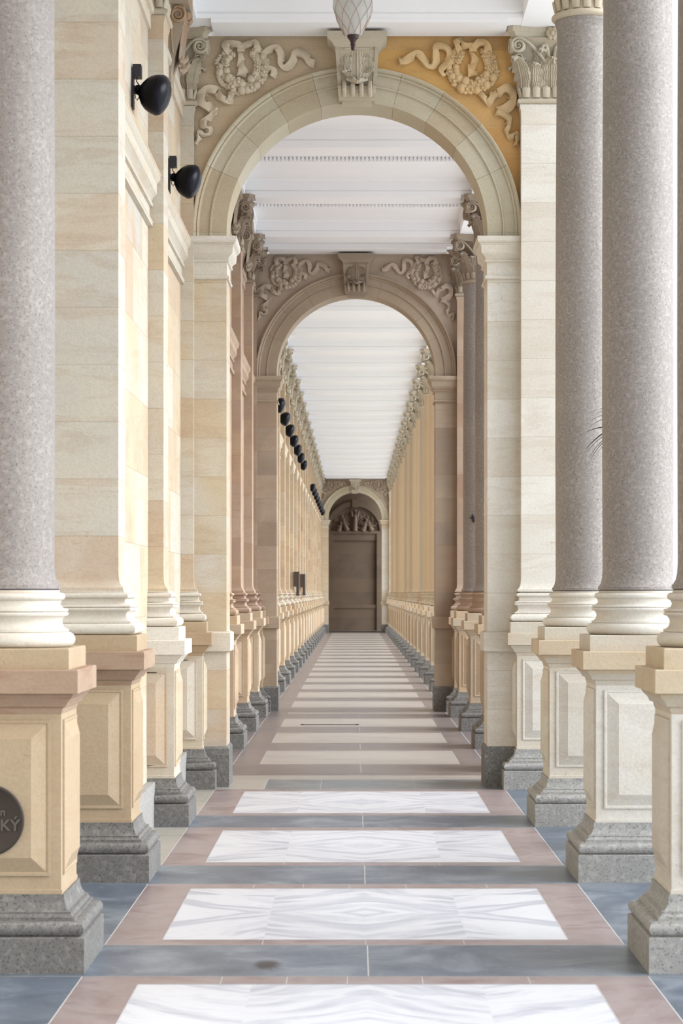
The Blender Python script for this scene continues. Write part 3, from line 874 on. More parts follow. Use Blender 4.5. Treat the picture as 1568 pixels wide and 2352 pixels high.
# ------------------------------------------------------------------ archways
ZS, RI, RO = 4.572, 1.076, 1.357
def arch_meshes():
    r = {}
    x0, x1 = -1.43 - XC, 1.93 - XC
    xs = []
    # pier
    def pier(side):
        a, b = (x0, -RI) if side < 0 else (RI, x1)
        mb = MB(); mb.box(a, b, 0, AT, 0.33, 4.20); m1 = mb.mesh('pier', 'cream')
        mb = MB(); e = 0.022
        aa, bb = (a, b + e) if side < 0 else (a - e, b)
        mb.rings([((bb - aa) / 2, AT / 2 + e, 0), ((bb - aa) / 2, AT / 2 + e, 0.315), ((bb - aa) / 2 - 0.018, AT / 2 + 0.004, 0.335)], (aa + bb) / 2, AT / 2)
        m2 = mb.mesh('pier_base', 'dark_granite')
        mb = MB(); e = 0.032
        aa, bb = (a, b + e) if side < 0 else (a - e, b)
        mb.rings([((bb - aa) / 2 - .02, AT / 2 + e - .02, 1.11), ((bb - aa) / 2, AT / 2 + e, 1.122), ((bb - aa) / 2, AT / 2 + e, 1.27), ((bb - aa) / 2 - 0.03, AT / 2, 1.285)], (aa + bb) / 2, AT / 2)
        m3 = mb.mesh('pier_band', 'pale')
        mb = MB()
        pr = [(0.0, 4.185), (.016, 4.19), (.022, 4.203), (.016, 4.216), (.004, 4.222), (.004, 4.325), (.020, 4.333), (.024, 4.345), (.014, 4.352), (.026, 4.375), (.048, 4.395), (.052, 4.405), (.056, 4.462), (.066, 4.472), (.082, 4.492), (.086, 4.500), (.086, 4.535), (.02, 4.540)]
        ring = []
        for e, z in pr:
            aa, bb = (a, b + e) if side < 0 else (a - e, b)
            ring.append((aa, bb, -e, AT + e, z))
        vs = []; fs = []
        for aa, bb, c0, c1, z in ring: vs += [(aa, c0, z), (bb, c0, z), (bb, c1, z), (aa, c1, z)]
        for i in range(len(ring) - 1):
            for k in range(4):
                q = (k + 1) % 4
                fs.append((i * 4 + k, i * 4 + q, i * 4 + 4 + q, i * 4 + 4 + k))
        e = (len(ring) - 1) * 4; fs += [(3, 2, 1, 0), (e, e + 1, e + 2, e + 3)]
        mb.add(vs, fs); m4 = mb.mesh('impost', 'pale')
        return m1, m2, m3, m4
    r['pier'] = {-1: pier(-1), 1: pier(1)}
    # archivolt: moulded ring of separate voussoirs
    prof = [(RI, AT), (RI, 0.0), (1.200, 0.0), (1.203, -0.014), (1.216, -0.014), (1.220, -0.006), (1.302, -0.006), (1.306, -0.024), (1.318, -0.034), (1.326, -0.028), (1.332, -0.042), (1.345, -0.052), (RO, -0.052), (RO, AT)]
    mb = MB()
    cuts = [0, 24, 41, 58, 74, 106, 122, 139, 156, 180]
    for s in range(len(cuts) - 1):
        a0, a1 = cuts[s], cuts[s + 1]
        gap = 0.045
        n = max(3, int((a1 - a0) / 3.5))
        vs = []; fs = []
        m = len(prof)
        for i in range(n + 1):
            a = radians(a0 + gap + (a1 - a0 - 2 * gap) * i / n)
            for rr, yy in prof: vs.append((rr * cos(a), yy, ZS + rr * sin(a)))
        for i in range(n):
            for k in range(m):
                q = (k + 1) % m
                fs.append((i * m + k, (i + 1) * m + k, (i + 1) * m + q, i * m + q))
        fs += [tuple(range(m)), tuple(range((n + 1) * m - 1, n * m - 1, -1))]
        mb.add(vs, fs, s % 3)
    # springers down to the impost
    for sx in (-1, 1):
        vs = []; m = len(prof)
        for z in (4.538, ZS):
            for rr, yy in prof: vs.append((sx * rr, yy, z))
        fs = [tuple((k, (k + 1) % m, m + (k + 1) % m, m + k)) if sx < 0 else tuple((k, m + k, m + (k + 1) % m, (k + 1) % m)) for k in range(m)]
        mb.add(vs, fs, 0)
    r['archivolt'] = mb.mesh('archivolt', ['cream', 'pale', 'warm'], 25)
    # spandrels
    def spandrel(side):
        top = 6.20
        xo = x1 if side > 0 else x0
        mb = MB()
        poly = []
        for i in range(41):
            a = radians(90 * i / 40)
            poly.append((side * (RO - 0.01) * cos(a), ZS + (RO - 0.01) * sin(a)))
        poly = [(xo, 4.53), (side * (RO - 0.01), 4.53)] + poly + [(0, top), (xo, top)]
        if side < 0: poly = poly[::-1]
        # quads from arc to outline keep the face well shaped
        vs = []; fs = []
        arcp = [(side * (RO - 0.01), 4.53)] + [(side * (RO - 0.01) * cos(radians(90 * i / 40)), ZS + (RO - 0.01) * sin(radians(90 * i / 40))) for i in range(41)]
        outp = []
        for i, (ax, az) in enumerate(arcp):
            t = i / (len(arcp) - 1)
            if t < 0.5: outp.append((xo, 4.53 + (top - 4.53) * t * 2))
            else: outp.append((xo * (1 - (t - 0.5) * 2), top))
        n = len(arcp)
        for yy in (0.02, AT - 0.02):
            vs += [(p[0], yy, p[1]) for p in arcp] + [(p[0], yy, p[1]) for p in outp]
        for i in range(n - 1):
            f1 = (i, n + i, n + i + 1, i + 1)
            fs.append(f1 if side < 0 else f1[::-1])
            f2 = tuple(2 * n + q for q in f1)
            fs.append(f2[::-1] if side < 0 else f2)
            f3 = (n + i, 3 * n + i, 3 * n + i + 1, n + i + 1)
            fs.append(f3 if side < 0 else f3[::-1])
        mb.add(vs, fs)
        return mb.mesh('spandrel', 'tan', 20)
    r['spandrel'] = {-1: spandrel(-1), 1: spandrel(1)}
    # keystone: scrolled console
    mb = MB()
    pr = [(0.02, 5.640), (-0.065, 5.648), (-0.075, 5.668), (-0.115, 5.672), (-0.150, 5.690), (-0.160, 5.720), (-0.148, 5.750), (-0.118, 5.770), (-0.108, 5.800), (-0.116, 5.850), (-0.150, 5.920), (-0.205, 5.985), (-0.235, 6.02), (-0.235, 6.06), (0.02, 6.06)]
    def hw(z): return 0.150 + (z - 5.66) / 0.4 * 0.026
    n = len(pr)
    vs = [(-hw(z), y, z) for y, z in pr] + [(hw(z), y, z) for y, z in pr]
    fs = [tuple(range(n)), tuple(range(2 * n - 1, n - 1, -1))]
    for k in range(n):
        q = (k + 1) % n
        fs.append((k, k + n, q + n, q))
    mb.add(vs, fs)
    # raised side fillets
    for sx in (-1, 1):
        vs = []
        for y, z in pr[3:]: vs += [(sx * (hw(z) + 0.002), y - 0.012 if y < 0 else y, z), (sx * (hw(z) - 0.028), y - 0.012 if y < 0 else y, z)]
        for y, z in pr[3:]: vs += [(sx * (hw(z) + 0.002), min(y + 0.05, 0.02), z), (sx * (hw(z) - 0.028), min(y + 0.05, 0.02), z)]
        m = len(pr) - 3
        fs = []
        for i in range(m - 1):
            fs += [(2 * i, 2 * i + 1, 2 * i + 3, 2 * i + 2), (2 * i, 2 * i + 2, 2 * m + 2 * i + 2, 2 * m + 2 * i), (2 * i + 1, 2 * m + 2 * i + 1, 2 * m + 2 * i + 3, 2 * i + 3)]
        mb.add(vs, fs)
    for x in (-0.105, -0.035, 0.035, 0.105):
        mb.tube([(x, -0.135, 5.675), (x, -0.168, 5.695), (x, -0.178, 5.722), (x, -0.162, 5.755), (x, -0.125, 5.785)], 0.020, 8, 1.0, (1, 0, 0))
    mb.box(-0.122, 0.122, -0.06, 0.02, 5.600, 5.652)
    r['keystone'] = mb.mesh('keystone', 'carve', 30)
    mb = MB()
    pr = [(0.178, -0.24, 6.045), (0.186, -0.25, 6.055), (0.200, -0.262, 6.078), (0.226, -0.285, 6.098), (0.236, -0.295, 6.104), (0.242, -0.305, 6.108), (0.242, -0.305, 6.165)]
    vs = []; fs = []
    for hx, y, z in pr: vs += [(-hx, y, z), (hx, y, z), (hx, 0.02, z), (-hx, 0.02, z)]
    for i in range(len(pr) - 1):
        for k in range(4):
            q = (k + 1) % 4
            fs.append((i * 4 + k, i * 4 + q, i * 4 + 4 + q, i * 4 + 4 + k))
    e = (len(pr) - 1) * 4; fs += [(3, 2, 1, 0), (e, e + 1, e + 2, e + 3)]
    mb.add(vs, fs); r['slab'] = mb.mesh('cap_slab', 'carve')
    # hanging acanthus fan on the keystone
    mb = MB()
    leaf(mb, (0, -0.232, 6.035), (0, -1, -0.42), (0, 0.42, -1), 0.088, 0.26, 0.010, 0.03, 0.02, 22, 25, 5)
    for s in (-1, 1):
        leaf(mb, (s * 0.085, -0.222, 6.03), (s * 0.3, -1, -0.42), (s * 0.12, 0.42, -1), 0.040, 0.17, 0.012, 0.02, 0.015)
    mb.tube([(-0.10, -0.235, 6.036), (0.10, -0.235, 6.036)], 0.010, 8)
    r['fan'] = mb.mesh('acanthus_fan', 'carve', 45)
    # wreath of fruit and flowers
    rnd = random.Random(3)
    def wreath(side):
        mb = MB(); cx, cz, Rw = side * 0.948, 5.935, 0.155
        cx -= 0.0
        for i in range(46):
            a = radians(128 + 284 * (i // 2) / 22.0)
            rr = Rw + (0.034 if i % 2 else -0.022) + rnd.uniform(-0.008, 0.008)
            sz = (0.024 + 0.012 * (0.5 - 0.5 * sin(a))) * rnd.uniform(0.85, 1.2)
            x, z = cx + rr * cos(a), cz + rr * sin(a)
            k = rnd.random()
            if k < 0.45:      # five petalled flower
                for p in range(5):
                    b = 2 * pi * p / 5 + rnd.random()
                    mb.blob((x + sz * 0.62 * cos(b), 0.0 - 0.035, z + sz * 0.62 * sin(b)), sz * 0.58, 7, 4, (1, 0.8, 1))
                mb.blob((x, -0.055, z), sz * 0.42, 7, 4)
            elif k < 0.75:    # round fruit
                mb.blob((x, -0.025, z), sz * 1.05, 9, 6)
            else:             # leaf pair
                for s2 in (-1, 1):
                    b = a + s2 * 0.7
                    mb.blob((x + sz * cos(b) * 0.7, -0.02, z + sz * sin(b) * 0.7), sz * 0.8, 7, 4, (1.1, 0.5, 0.8))
        n = 26
        pts = [(cx + Rw * cos(radians(128 + 284 * i / n)), 0.0, cz + Rw * sin(radians(128 + 284 * i / n))) for i in range(n + 1)]
        mb.tube(pts, 0.036, 8)
        return mb.mesh('wreath', 'tan', 50)
    r['wreath'] = {-1: wreath(-1), 1: wreath(1)}
    def band(mb, pts, w0, w1, y=-0.004, bulge=0.022, folds=2.0, axis=None):
        """carved ribbon: a strip following points in x,z that lifts off and sinks back"""
        P = []
        m = (len(pts) - 1) * 6
        pv = [Vector((p[0], 0, p[1])) for p in pts]
        ev = []
        for i in range(m + 1):
            t = i / m * (len(pv) - 1); k = min(int(t), len(pv) - 2); f = t - k
            p0, p1, p2, p3 = pv[max(k - 1, 0)], pv[k], pv[k + 1], pv[min(k + 2, len(pv) - 1)]
            ev.append(0.5 * ((2 * p1) + (p2 - p0) * f + (2 * p0 - 5 * p1 + 4 * p2 - p3) * f * f + (3 * p1 - p0 - 3 * p2 + p3) * f ** 3))
        for i in range(m + 1):
            tg = (ev[min(i + 1, m)] - ev[max(i - 1, 0)]).normalized()
            nn = Vector((-tg.z, 0, tg.x))
            w = w0 + (w1 - w0) * i / m
            hgt = bulge * (0.55 + 0.45 * sin(folds * 2 * pi * i / m))
            tw = 0.018 * cos(folds * 2 * pi * i / m)
            row = []
            for j in range(5):
                u = j / 4 * 2 - 1
                row.append(ev[i] + nn * (u * w / 2) + Vector((0, y - hgt - tw * u - 0.006 * (1 - u * u), 0)))
            P.append(row)
        mb.grid(P, 0.03); return mb
    r['bow'] = {}; r['ribbon'] = {}
    for side in (-1, 1):
        # left side coordinates taken about the passage centre, mirrored for the other side
        def S(l): return [(side * -x, z) for x, z in l]
        mb = MB()
        band(mb, S([(-0.955, 6.10), (-1.02, 6.135), (-1.075, 6.12), (-1.07, 6.065), (-1.035, 6.05)]), 0.05, 0.06)
        band(mb, S([(-0.955, 6.10), (-0.89, 6.12), (-0.835, 6.145), (-0.83, 6.08), (-0.85, 6.05)]), 0.04, 0.05)
        mb.box(min(side * 0.925, side * 0.985), max(side * 0.925, side * 0.985), -0.05, 0.0, 6.06, 6.135)
        band(mb, S([(-0.955, 6.06), (-0.962, 5.98), (-0.945, 5.92), (-0.955, 5.86)]), 0.04, 0.085, bulge=0.004)
        r['bow'][side] = mb.mesh('bow', 'tan', 50)
        m1 = MB()
        band(m1, S([(-0.705, 5.865), (-0.695, 5.905), (-0.745, 5.955), (-0.765, 6.03), (-0.73, 6.09), (-0.665, 6.10), (-0.64, 6.04), (-0.635, 5.965), (-0.585, 5.945), (-0.54, 5.99), (-0.50, 6.045), (-0.44, 6.03), (-0.39, 5.985), (-0.34, 5.975)]), 0.035, 0.055, folds=3)
        m2 = MB()
        band(m2, S([(-1.03, 5.715), (-1.055, 5.665), (-1.085, 5.655), (-1.13, 5.70), (-1.165, 5.735)]), 0.04, 0.06)
        band(m2, S([(-1.165, 5.735), (-1.235, 5.755), (-1.285, 5.71), (-1.28, 5.645), (-1.22, 5.60), (-1.16, 5.565)]), 0.06, 0.07)
        band(m2, S([(-1.16, 5.565), (-1.20, 5.545), (-1.255, 5.50), (-1.255, 5.45), (-1.225, 5.415), (-1.26, 5.375), (-1.305, 5.385), (-1.315, 5.345), (-1.325, 5.29)]), 0.045, 0.022, bulge=0.016, folds=3)
        r['ribbon'][side] = (m1.mesh('ribbon', 'tan', 50), m2.mesh('ribbon', 'tan', 50))
    return r
AM = arch_meshes()

def archway(y, label, mats, basemat='dark_granite'):
    """mats: stone, impost, spandrel wall side, spandrel open side, relief"""
    root = tag(empty('archway', (XC, y, 0)), label, 'arch', 'round archways across the passage')
    for s in (-1, 1):
        m1, m2, m3, m4 = AM['pier'][s]
        p = obj('pier', m1, root, mat='pale' if s > 0 and mats[0] == 'cream' else mats[0])
        obj('pier_base', m2, p, mat=basemat, label='grey granite foot of the pier'); obj('pier_band', m3, p, mat=mats[1]); obj('impost', m4, p, mat=mats[1])
    av = obj('archivolt', AM['archivolt'], root)
    for i, mm in enumerate(mats[5]):
        av.material_slots[i].link = 'OBJECT'; av.material_slots[i].material = M[mm]
    k = obj('keystone', AM['keystone'], root, mat=mats[4])
    obj('cap_slab', AM['slab'], k, mat=mats[4]); obj('acanthus_fan', AM['fan'], k, mat=mats[4])
    for s in (-1, 1):
        sm = mats[2] if s < 0 else mats[3]
        rm = mats[6] if s < 0 else mats[7]
        lb = {'tan': 'tan spandrel', 'ochre': 'ochre stained spandrel', 'gray_span': 'grey-brown spandrel'}.get(sm)
        sp = obj('spandrel', AM['spandrel'][s], root, mat=sm, label=lb)
        wr = obj('wreath', AM['wreath'][s], root, (0, 0.02, 0), mat=rm)
        obj('bow', AM['bow'][s], wr, mat=rm)
        for q in AM['ribbon'][s]: obj('ribbon', q, root, (0, 0.02, 0), mat=rm)
    return root
M['relief_tan'] = sandstone('tan_relief_stone', [srgb(236, 212, 170), srgb(240, 218, 178), srgb(230, 208, 172)], joint=0, vein=0.1)
M['relief_ochre'] = sandstone('ochre_relief_stone', [srgb(236, 192, 124), srgb(240, 200, 136), srgb(226, 192, 138)], joint=0, vein=0.1, sat=0.85)
archway(ARCH[0], 'large nearest archway with carved wreaths and a lantern before its keystone', ['cream', 'pale', 'tan', 'ochre', 'carve', ('ring_a', 'ring_b', 'ring_c'), 'relief_tan', 'relief_ochre'], 'dark_granite')
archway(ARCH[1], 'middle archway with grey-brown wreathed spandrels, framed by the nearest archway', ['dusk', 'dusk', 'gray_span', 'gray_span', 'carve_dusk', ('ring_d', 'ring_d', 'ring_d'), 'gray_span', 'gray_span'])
archway(ARCH[2], 'small farthest archway opening on the dark end wall', ['cream', 'cream', 'dusk', 'dusk', 'carve', ('ring_a', 'ring_b', 'ring_a'), 'dusk', 'dusk'])

# ------------------------------------------------------------------ ceiling beams
def beam_mesh():
    mb = MB()
    w0 = -0.26; w1 = 0.20
    lo = [(w0 + .012, 6.19), (w0 + .012, 6.2245), (w1 - .012, 6.2245), (w1 - .012, 6.19)]
    mb.prism_x(lo, -1.155, 1.235)
    pr = [(w0 + .012, 6.224), (w0 + .012, 6.262), (w0 + .020, 6.266), (w0 + .020, 6.274), (w0, 6.278), (w0, 6.375), (w0 - .02, 6.380), (w0 - .03, 6.402), (w1 + .03, 6.402), (w1 + .02, 6.380), (w1, 6.375), (w1, 6.278), (w1 - .012, 6.274), (w1 - .012, 6.224)]
    mb.prism_x(pr, -1.27, 1.355)
    return mb.mesh('ceiling_beam', 'white', 20)
BM = beam_mesh()
beam_list = [(6.875, 'white ceiling beam overhead, nearest the camera')]
for i, y in enumerate(SEC1): beam_list.append((y + P2, 'white ceiling beam over the %s pair of near columns' % ORD[i + 1]))
beam_list.append((ARCH[0] - 0.22, 'white ceiling beam on top of the nearest archway, behind the lantern'))
for i, y in enumerate(SEC2): beam_list.append((y + P2, 'white ceiling beam seen through the nearest archway, %s of that bay' % ORD[i + 1]))
beam_list.append((ARCH[1] - 0.22, 'white ceiling beam resting against the middle archway'))
for i, y in enumerate(SEC3): beam_list.append((y + P2, 'white ceiling beam %s beyond the middle archway' % ORD[i + 1]))
beam_list.append((ARCH[2] - 0.22, 'white ceiling beam against the farthest archway'))
for y, lab in beam_list:
    b = obj('ceiling_beam', BM, None, (0, y, 0)); tag(b, lab, 'beam', 'white beams across the ceiling')
dm = MB()
dm.box(-1.27, 1.355, 0.0, 0.05, 6.335, 6.402); dm.box(-1.27, 1.355, -0.05, 0.0, 6.385, 6.402); dm.box(-1.27, 1.355, 0.05, 0.30, 6.375, 6.402)
x = -1.24
while x < 1.33:
    dm.box(x, x + 0.026, -0.025, 0.0, 6.345, 6.385); x += 0.044
DMm = dm.mesh('dentil_moulding', 'white')
for y, lab in ((24.85, 'white dentilled ceiling strip, the nearest seen through the first archway'), (27.80, 'white dentilled ceiling strip just before the second archway')):
    tag(obj('dentil_moulding', DMm, None, (0, y, 0)), lab, 'moulding', 'dentilled strips on the ceiling')

# ------------------------------------------------------------------ leafy console brackets, floodlights on the wall
def console_mesh():
    mb = MB()
    pr = [(0, 5.42), (0.03, 5.43), (0.05, 5.47), (0.045, 5.53), (0.06, 5.62), (0.10, 5.75), (0.13, 5.86), (0.15, 5.93), (0.15, 6.08), (0, 6.08)]
    n = len(pr)
    hw = lambda z: 0.13 + 0.05 * (z - 5.42) / 0.66
    vs = [(x, -hw(z), z) for x, z in pr] + [(x, hw(z), z) for x, z in pr]
    fs = [tuple(range(n)), tuple(range(2 * n - 1, n - 1, -1))]
    for k in range(n):
        q = (k + 1) % n
        fs.append((k, k + n, q + n, q))
    mb.add(vs, fs)
    mb.box(0, 0.185, -0.22, 0.22, 6.06, 6.215)
    return mb.mesh('leaf_console', 'carve_warm', 30)
def console_leaf():
    mb = MB()
    for yy in (-0.09, 0.0, 0.09):
        P = []
        leaf(mb, (0.16, yy, 5.98), (0.55, 0, 0.3), (-0.20, 0, -1), 0.05, 0.46 if yy == 0 else 0.40, 0.03, 0.035)
    for s in (-1, 1):
        volute(mb, (0.10, s * 0.165, 5.985), (0, s, 0), s, 0.062, (0.06, s * 0.14, 5.70))
        mb.blob((0.165, s * 0.08, 6.0), 0.035, 8, 5); mb.blob((0.165, 0, 6.01), 0.035, 8, 5)
    return mb.mesh('carved_leaf', 'carve_warm', 45)
CM, CL = console_mesh(), console_leaf()
def console(y, label, m):
    r = obj('leaf_console', CM, None, (WX - 0.01, y, 0), mat=m); tag(r, label, 'bracket', 'leaf consoles high on the wall')
    obj('carved_leaf', CL, r, mat=m)
mid1 = [(SEC1[1] + SEC1[2]) / 2 + P2, (SEC1[2] + 18.42) / 2 + P2]
console(mid1[0], 'carved leaf console above the nearer of the two large floodlights', 'carve_warm')
console(mid1[1], 'orange-brown carved leaf console above the floodlight beside the first archway', 'carve_warm')
for i in range(3):
    console((SEC2[i] + SEC2[i + 1]) / 2 + P2, 'rosy carved leaf console, %s after the first archway' % ORD[i + 1], 'carve_dusk')
mid3 = [(SEC3[i] + SEC3[i + 1]) / 2 + P2 for i in range(len(SEC3) - 1)] + [SEC3[-1] + 1.45 + P2]
for i, y in enumerate(mid3):
    console(y, 'distant carved leaf console, %s beyond the second archway' % ORD[i + 1], 'carve')

def floodlight_meshes():
    r = {}
    ax = Vector((0.94, -0.10, -0.26)).normalized()
    z = ax; xx = Vector((0, 1, 0)).cross(z).normalized(); yy = z.cross(xx)
    mt = Matrix((xx, yy, z)).transposed()
    o = Vector((0.035, 0, 0.0))
    mb = MB()
    mb.lathe([(0.030, -0.01), (0.033, 0.015), (0.058, 0.030), (0.088, 0.052), (0.110, 0.078), (0.122, 0.105), (0.128, 0.130), (0.129, 0.150)], 36, tuple(o), mt)
    r['housing'] = mb.mesh('housing', 'black')
    mb = MB()
    mb.lathe([(0.130, 0.140), (0.132, 0.146), (0.130, 0.160), (0.120, 0.176), (0.100, 0.193), (0.068, 0.208), (0.030, 0.216), (0.005, 0.217)], 36, tuple(o), mt)
    r['lens'] = mb.mesh('lens', 'black_glass', 40)
    mb = MB(); mb.box(0.0, 0.012, -0.05, 0.05, -0.12, 0.13); mb.box(0.0, 0.045, -0.022, 0.022, -0.022, 0.022)
    r['plate'] = mb.mesh('wall_plate', 'black_matt')
    mb = MB(); mb.rings([(0.027, 0.045, 0.075), (0.027, 0.045, 0.155)], 0.035, 0); r['box'] = mb.mesh('junction_box', 'black_matt')
    mb = MB(); mb.tube([(0.035, 0, 0.08), (0.030, -0.01, 0.05), (0.045, -0.012, 0.03), (0.055, -0.01, 0.012)], 0.004, 6)
    mb.tube([(0.02, -0.02, -0.02), (0.026, -0.03, -0.06), (0.035, -0.028, -0.075), (0.05, -0.02, -0.05)], 0.003, 6)
    r['cable'] = mb.mesh('cable', 'black_matt')
    return r
M['black_glass'] = plain('dark_lens_rim', srgb(18, 17, 26), 0.3, spec=0.16, var=0.3)
FL = floodlight_meshes()
def floodlight(y, label, z=4.835):
    r = tag(empty('floodlight', (WX, y, z)), label, 'floodlight', 'black floodlights on the wall')
    obj('wall_plate', FL['plate'], r)
    h = obj('housing', FL['housing'], r)
    obj('lens', FL['lens'], h, label='dark domed lens with a purple-grey rim')
    obj('junction_box', FL['box'], r); obj('cable', FL['cable'], r)
floodlight(14.55, 'large egg-shaped black floodlight, the nearest one, high on the wall')
floodlight(17.42, 'egg-shaped black floodlight just before the nearest archway', 4.80)
n = 0
for i, y in enumerate(mid3):
    if y < 37.5 or 58.5 < y < 67.5: continue
    n += 1
    floodlight(y, ('small black floodlight in the near cluster beyond the middle archway, %s along' % ORD[n]) if y < 60 else 'tiny black floodlight in the far cluster, %s in the distant row' % ORD[n - 7])

# ------------------------------------------------------------------ end wall with relief
e = MB(); e.box(-2.3, 2.3, ENDY, ENDY + 0.4, 0, ZC)
struct(obj('wall_back', e.mesh('wall_back', 'dark_wall')), 'dark ashlar wall closing the far end of the passage')
struct(obj('wall_left', MB().box(-2.75, -2.35, -24.0, 13.25, 0, ZC).mesh('wall_left', 'wall')), 'unseen ashlar wall added beside the viewer to block side light')  # out of view, added to keep light off the columns' dark sides
e = MB(); e.box(1.3, 1.8, ARCH[2] + AT, ENDY - 1.5, 0, ZC)  # unseen; the gap before the end wall sets how much light reaches it
struct(obj('wall_right', e.mesh('wall_right', 'dark_wall')), 'unseen side wall of the last bay on the open side, cut short to let light in')
e = MB(); e.box(-1.43, -1.1, ARCH[2] + AT, ENDY, 0, ZC)
struct(obj('wall_left', e.mesh('wall_left', 'dark_wall')), 'side wall of the last bay')
ln = MB()
# ledge, sunk arch ring, dado
ln.box(-1.10, 1.30, -0.10, 0.0, 4.14, 4.26); ln.box(-1.10, 1.30, -0.06, 0.0, 3.85, 4.14)
ln.box(-1.10, 1.30, -0.07, 0.0, 0.95, 1.10); ln.box(-1.10, 1.30, -0.04, 0.0, 0.0, 0.95)
for s in (-1, 1): ln.box(XC + s * 1.02 - 0.09, XC + s * 1.02 + 0.09, -0.12, 0.0, 0.0, 4.14)
o = obj('trim_5', ln.mesh('trim', 'dark_wall'), None, (0, ENDY, 0)); struct(o, 'ledges and pilaster strips on the end wall')
rl = MB()
for i in range(25):
    a0, a1 = radians(180 * i / 25), radians(180 * (i + 1) / 25)
    q = [(r * cos(a), 4.26 + r * sin(a)) for r, a in ((1.06, a0), (1.26, a0), (1.26, a1), (1.06, a1))]
    rl.prism([(XC + x, z) for x, z in q], -0.12, 0.0)
rl.box(XC - 0.12, XC + 0.12, -0.16, 0.0, 5.26, 5.62)
rt = obj('lunette_relief', rl.mesh('lunette_relief', 'dark_wall', 25), None, (0, ENDY - 0.001, 0))
tag(rt, 'carved half-round relief of robed figures above the dark end wall', 'relief')
fg = MB()
rnd = random.Random(11)
def figure(mb, x, h, lean, z0=4.27):
    pts = [(x - lean * 0.1, -0.05, z0), (x, -0.07, z0 + h * 0.3), (x + lean * 0.06, -0.08, z0 + h * 0.6), (x + lean * 0.1, -0.07, z0 + h * 0.8)]
    mb.tube(pts, [0.13, 0.10, 0.075, 0.045], 9, 0.8, (0, 1, 0))
    mb.blob((x + lean * 0.13, -0.08, z0 + h * 0.91), 0.055, 9, 6, (0.9, 1, 1.2))
    mb.tube([(x + lean * 0.08, -0.1, z0 + h * 0.72), (x + lean * 0.25, -0.1, z0 + h * 0.62), (x + lean * 0.33, -0.1, z0 + h * 0.85)], [0.03, 0.026, 0.02], 7)
    mb.tube([(x - lean * 0.04, -0.1, z0 + h * 0.72), (x - lean * 0.18, -0.1, z0 + h * 0.5), (x - lean * 0.10, -0.1, z0 + h * 0.3)], [0.03, 0.026, 0.02], 7)
figure(fg, XC, 0.92, 0.15)
for s in (-1, 1):
    figure(fg, XC + s * 0.40, 0.50, s * 0.7); figure(fg, XC + s * 0.66, 0.34, -s * 0.5)
    fg.tube([(XC + s * 0.15, -0.05, 5.10), (XC + s * 0.10, -0.06, 4.85)], 0.05, 8)
for i in range(70):
    x = rnd.uniform(-0.92, 0.92); z = 4.3 + rnd.random() * 0.75 * math.sqrt(max(0, 1 - x * x))
    fg.blob((XC + x, -0.02, z), rnd.uniform(0.03, 0.07), 7, 5, (1, 0.8, 1))
obj('robed_figures', fg.mesh('robed_figures', 'dark_wall', 45), rt)

# ------------------------------------------------------------------ hanging lantern
LY = 17.2; LX = -0.012
lt = tag(empty('hanging_lantern', (LX, LY, 5.72)), 'egg-shaped milky glass lantern in copper mesh hanging before the first keystone', 'lantern')
def er(z):    # radius of the glass at height z over its bottom (0 .. 0.50)
    t = z / 0.50
    return 0.040 + 0.108 * math.sin(pi * min(1, (t * 0.86 + 0.10))) ** 0.85 * (1 if t > 0.4 else (0.62 + 0.38 * (t / 0.4) ** 0.7))
mb = MB(); mb.lathe([(er(i * 0.5 / 24), 0.115 + i * 0.5 / 24) for i in range(25)], 40)
obj('glass_globe', mb.mesh('glass_globe', 'glass', 60), lt)
mb = MB()
for s in (-1, 1):
    for k in range(9):
        pts = []
        for i in range(25):
            z = i * 0.5 / 24; a = 2 * pi * k / 9 + s * 2.1 * i / 24; r = er(z) + 0.004
            pts.append((r * cos(a), r * sin(a), 0.115 + z))
        mb.tube(pts, 0.0014, 5)
obj('wire_mesh', mb.mesh('wire_mesh', 'copper_wire'), lt, label='thin copper diamond mesh')
mb = MB(); mb.lathe([(0.004, 0.0), (0.012, 0.004), (0.016, 0.02), (0.014, 0.032), (0.020, 0.040), (0.018, 0.06), (0.030, 0.085), (0.040, 0.092), (0.044, 0.112), (0.046, 0.124), (0.040, 0.128)], 24)
obj('finial', mb.mesh('finial', 'lamp_metal'), lt, label='dark brown turned finial')
mb = MB(); mb.lathe([(0.058, 0.600), (0.062, 0.612), (0.055, 0.625), (0.028, 0.640), (0.014, 0.655), (0.010, 0.66), (0.010, 0.685), (0.045, 0.69), (0.045, 0.70)], 24)
obj('top_cap', mb.mesh('top_cap', 'lamp_metal'), lt)

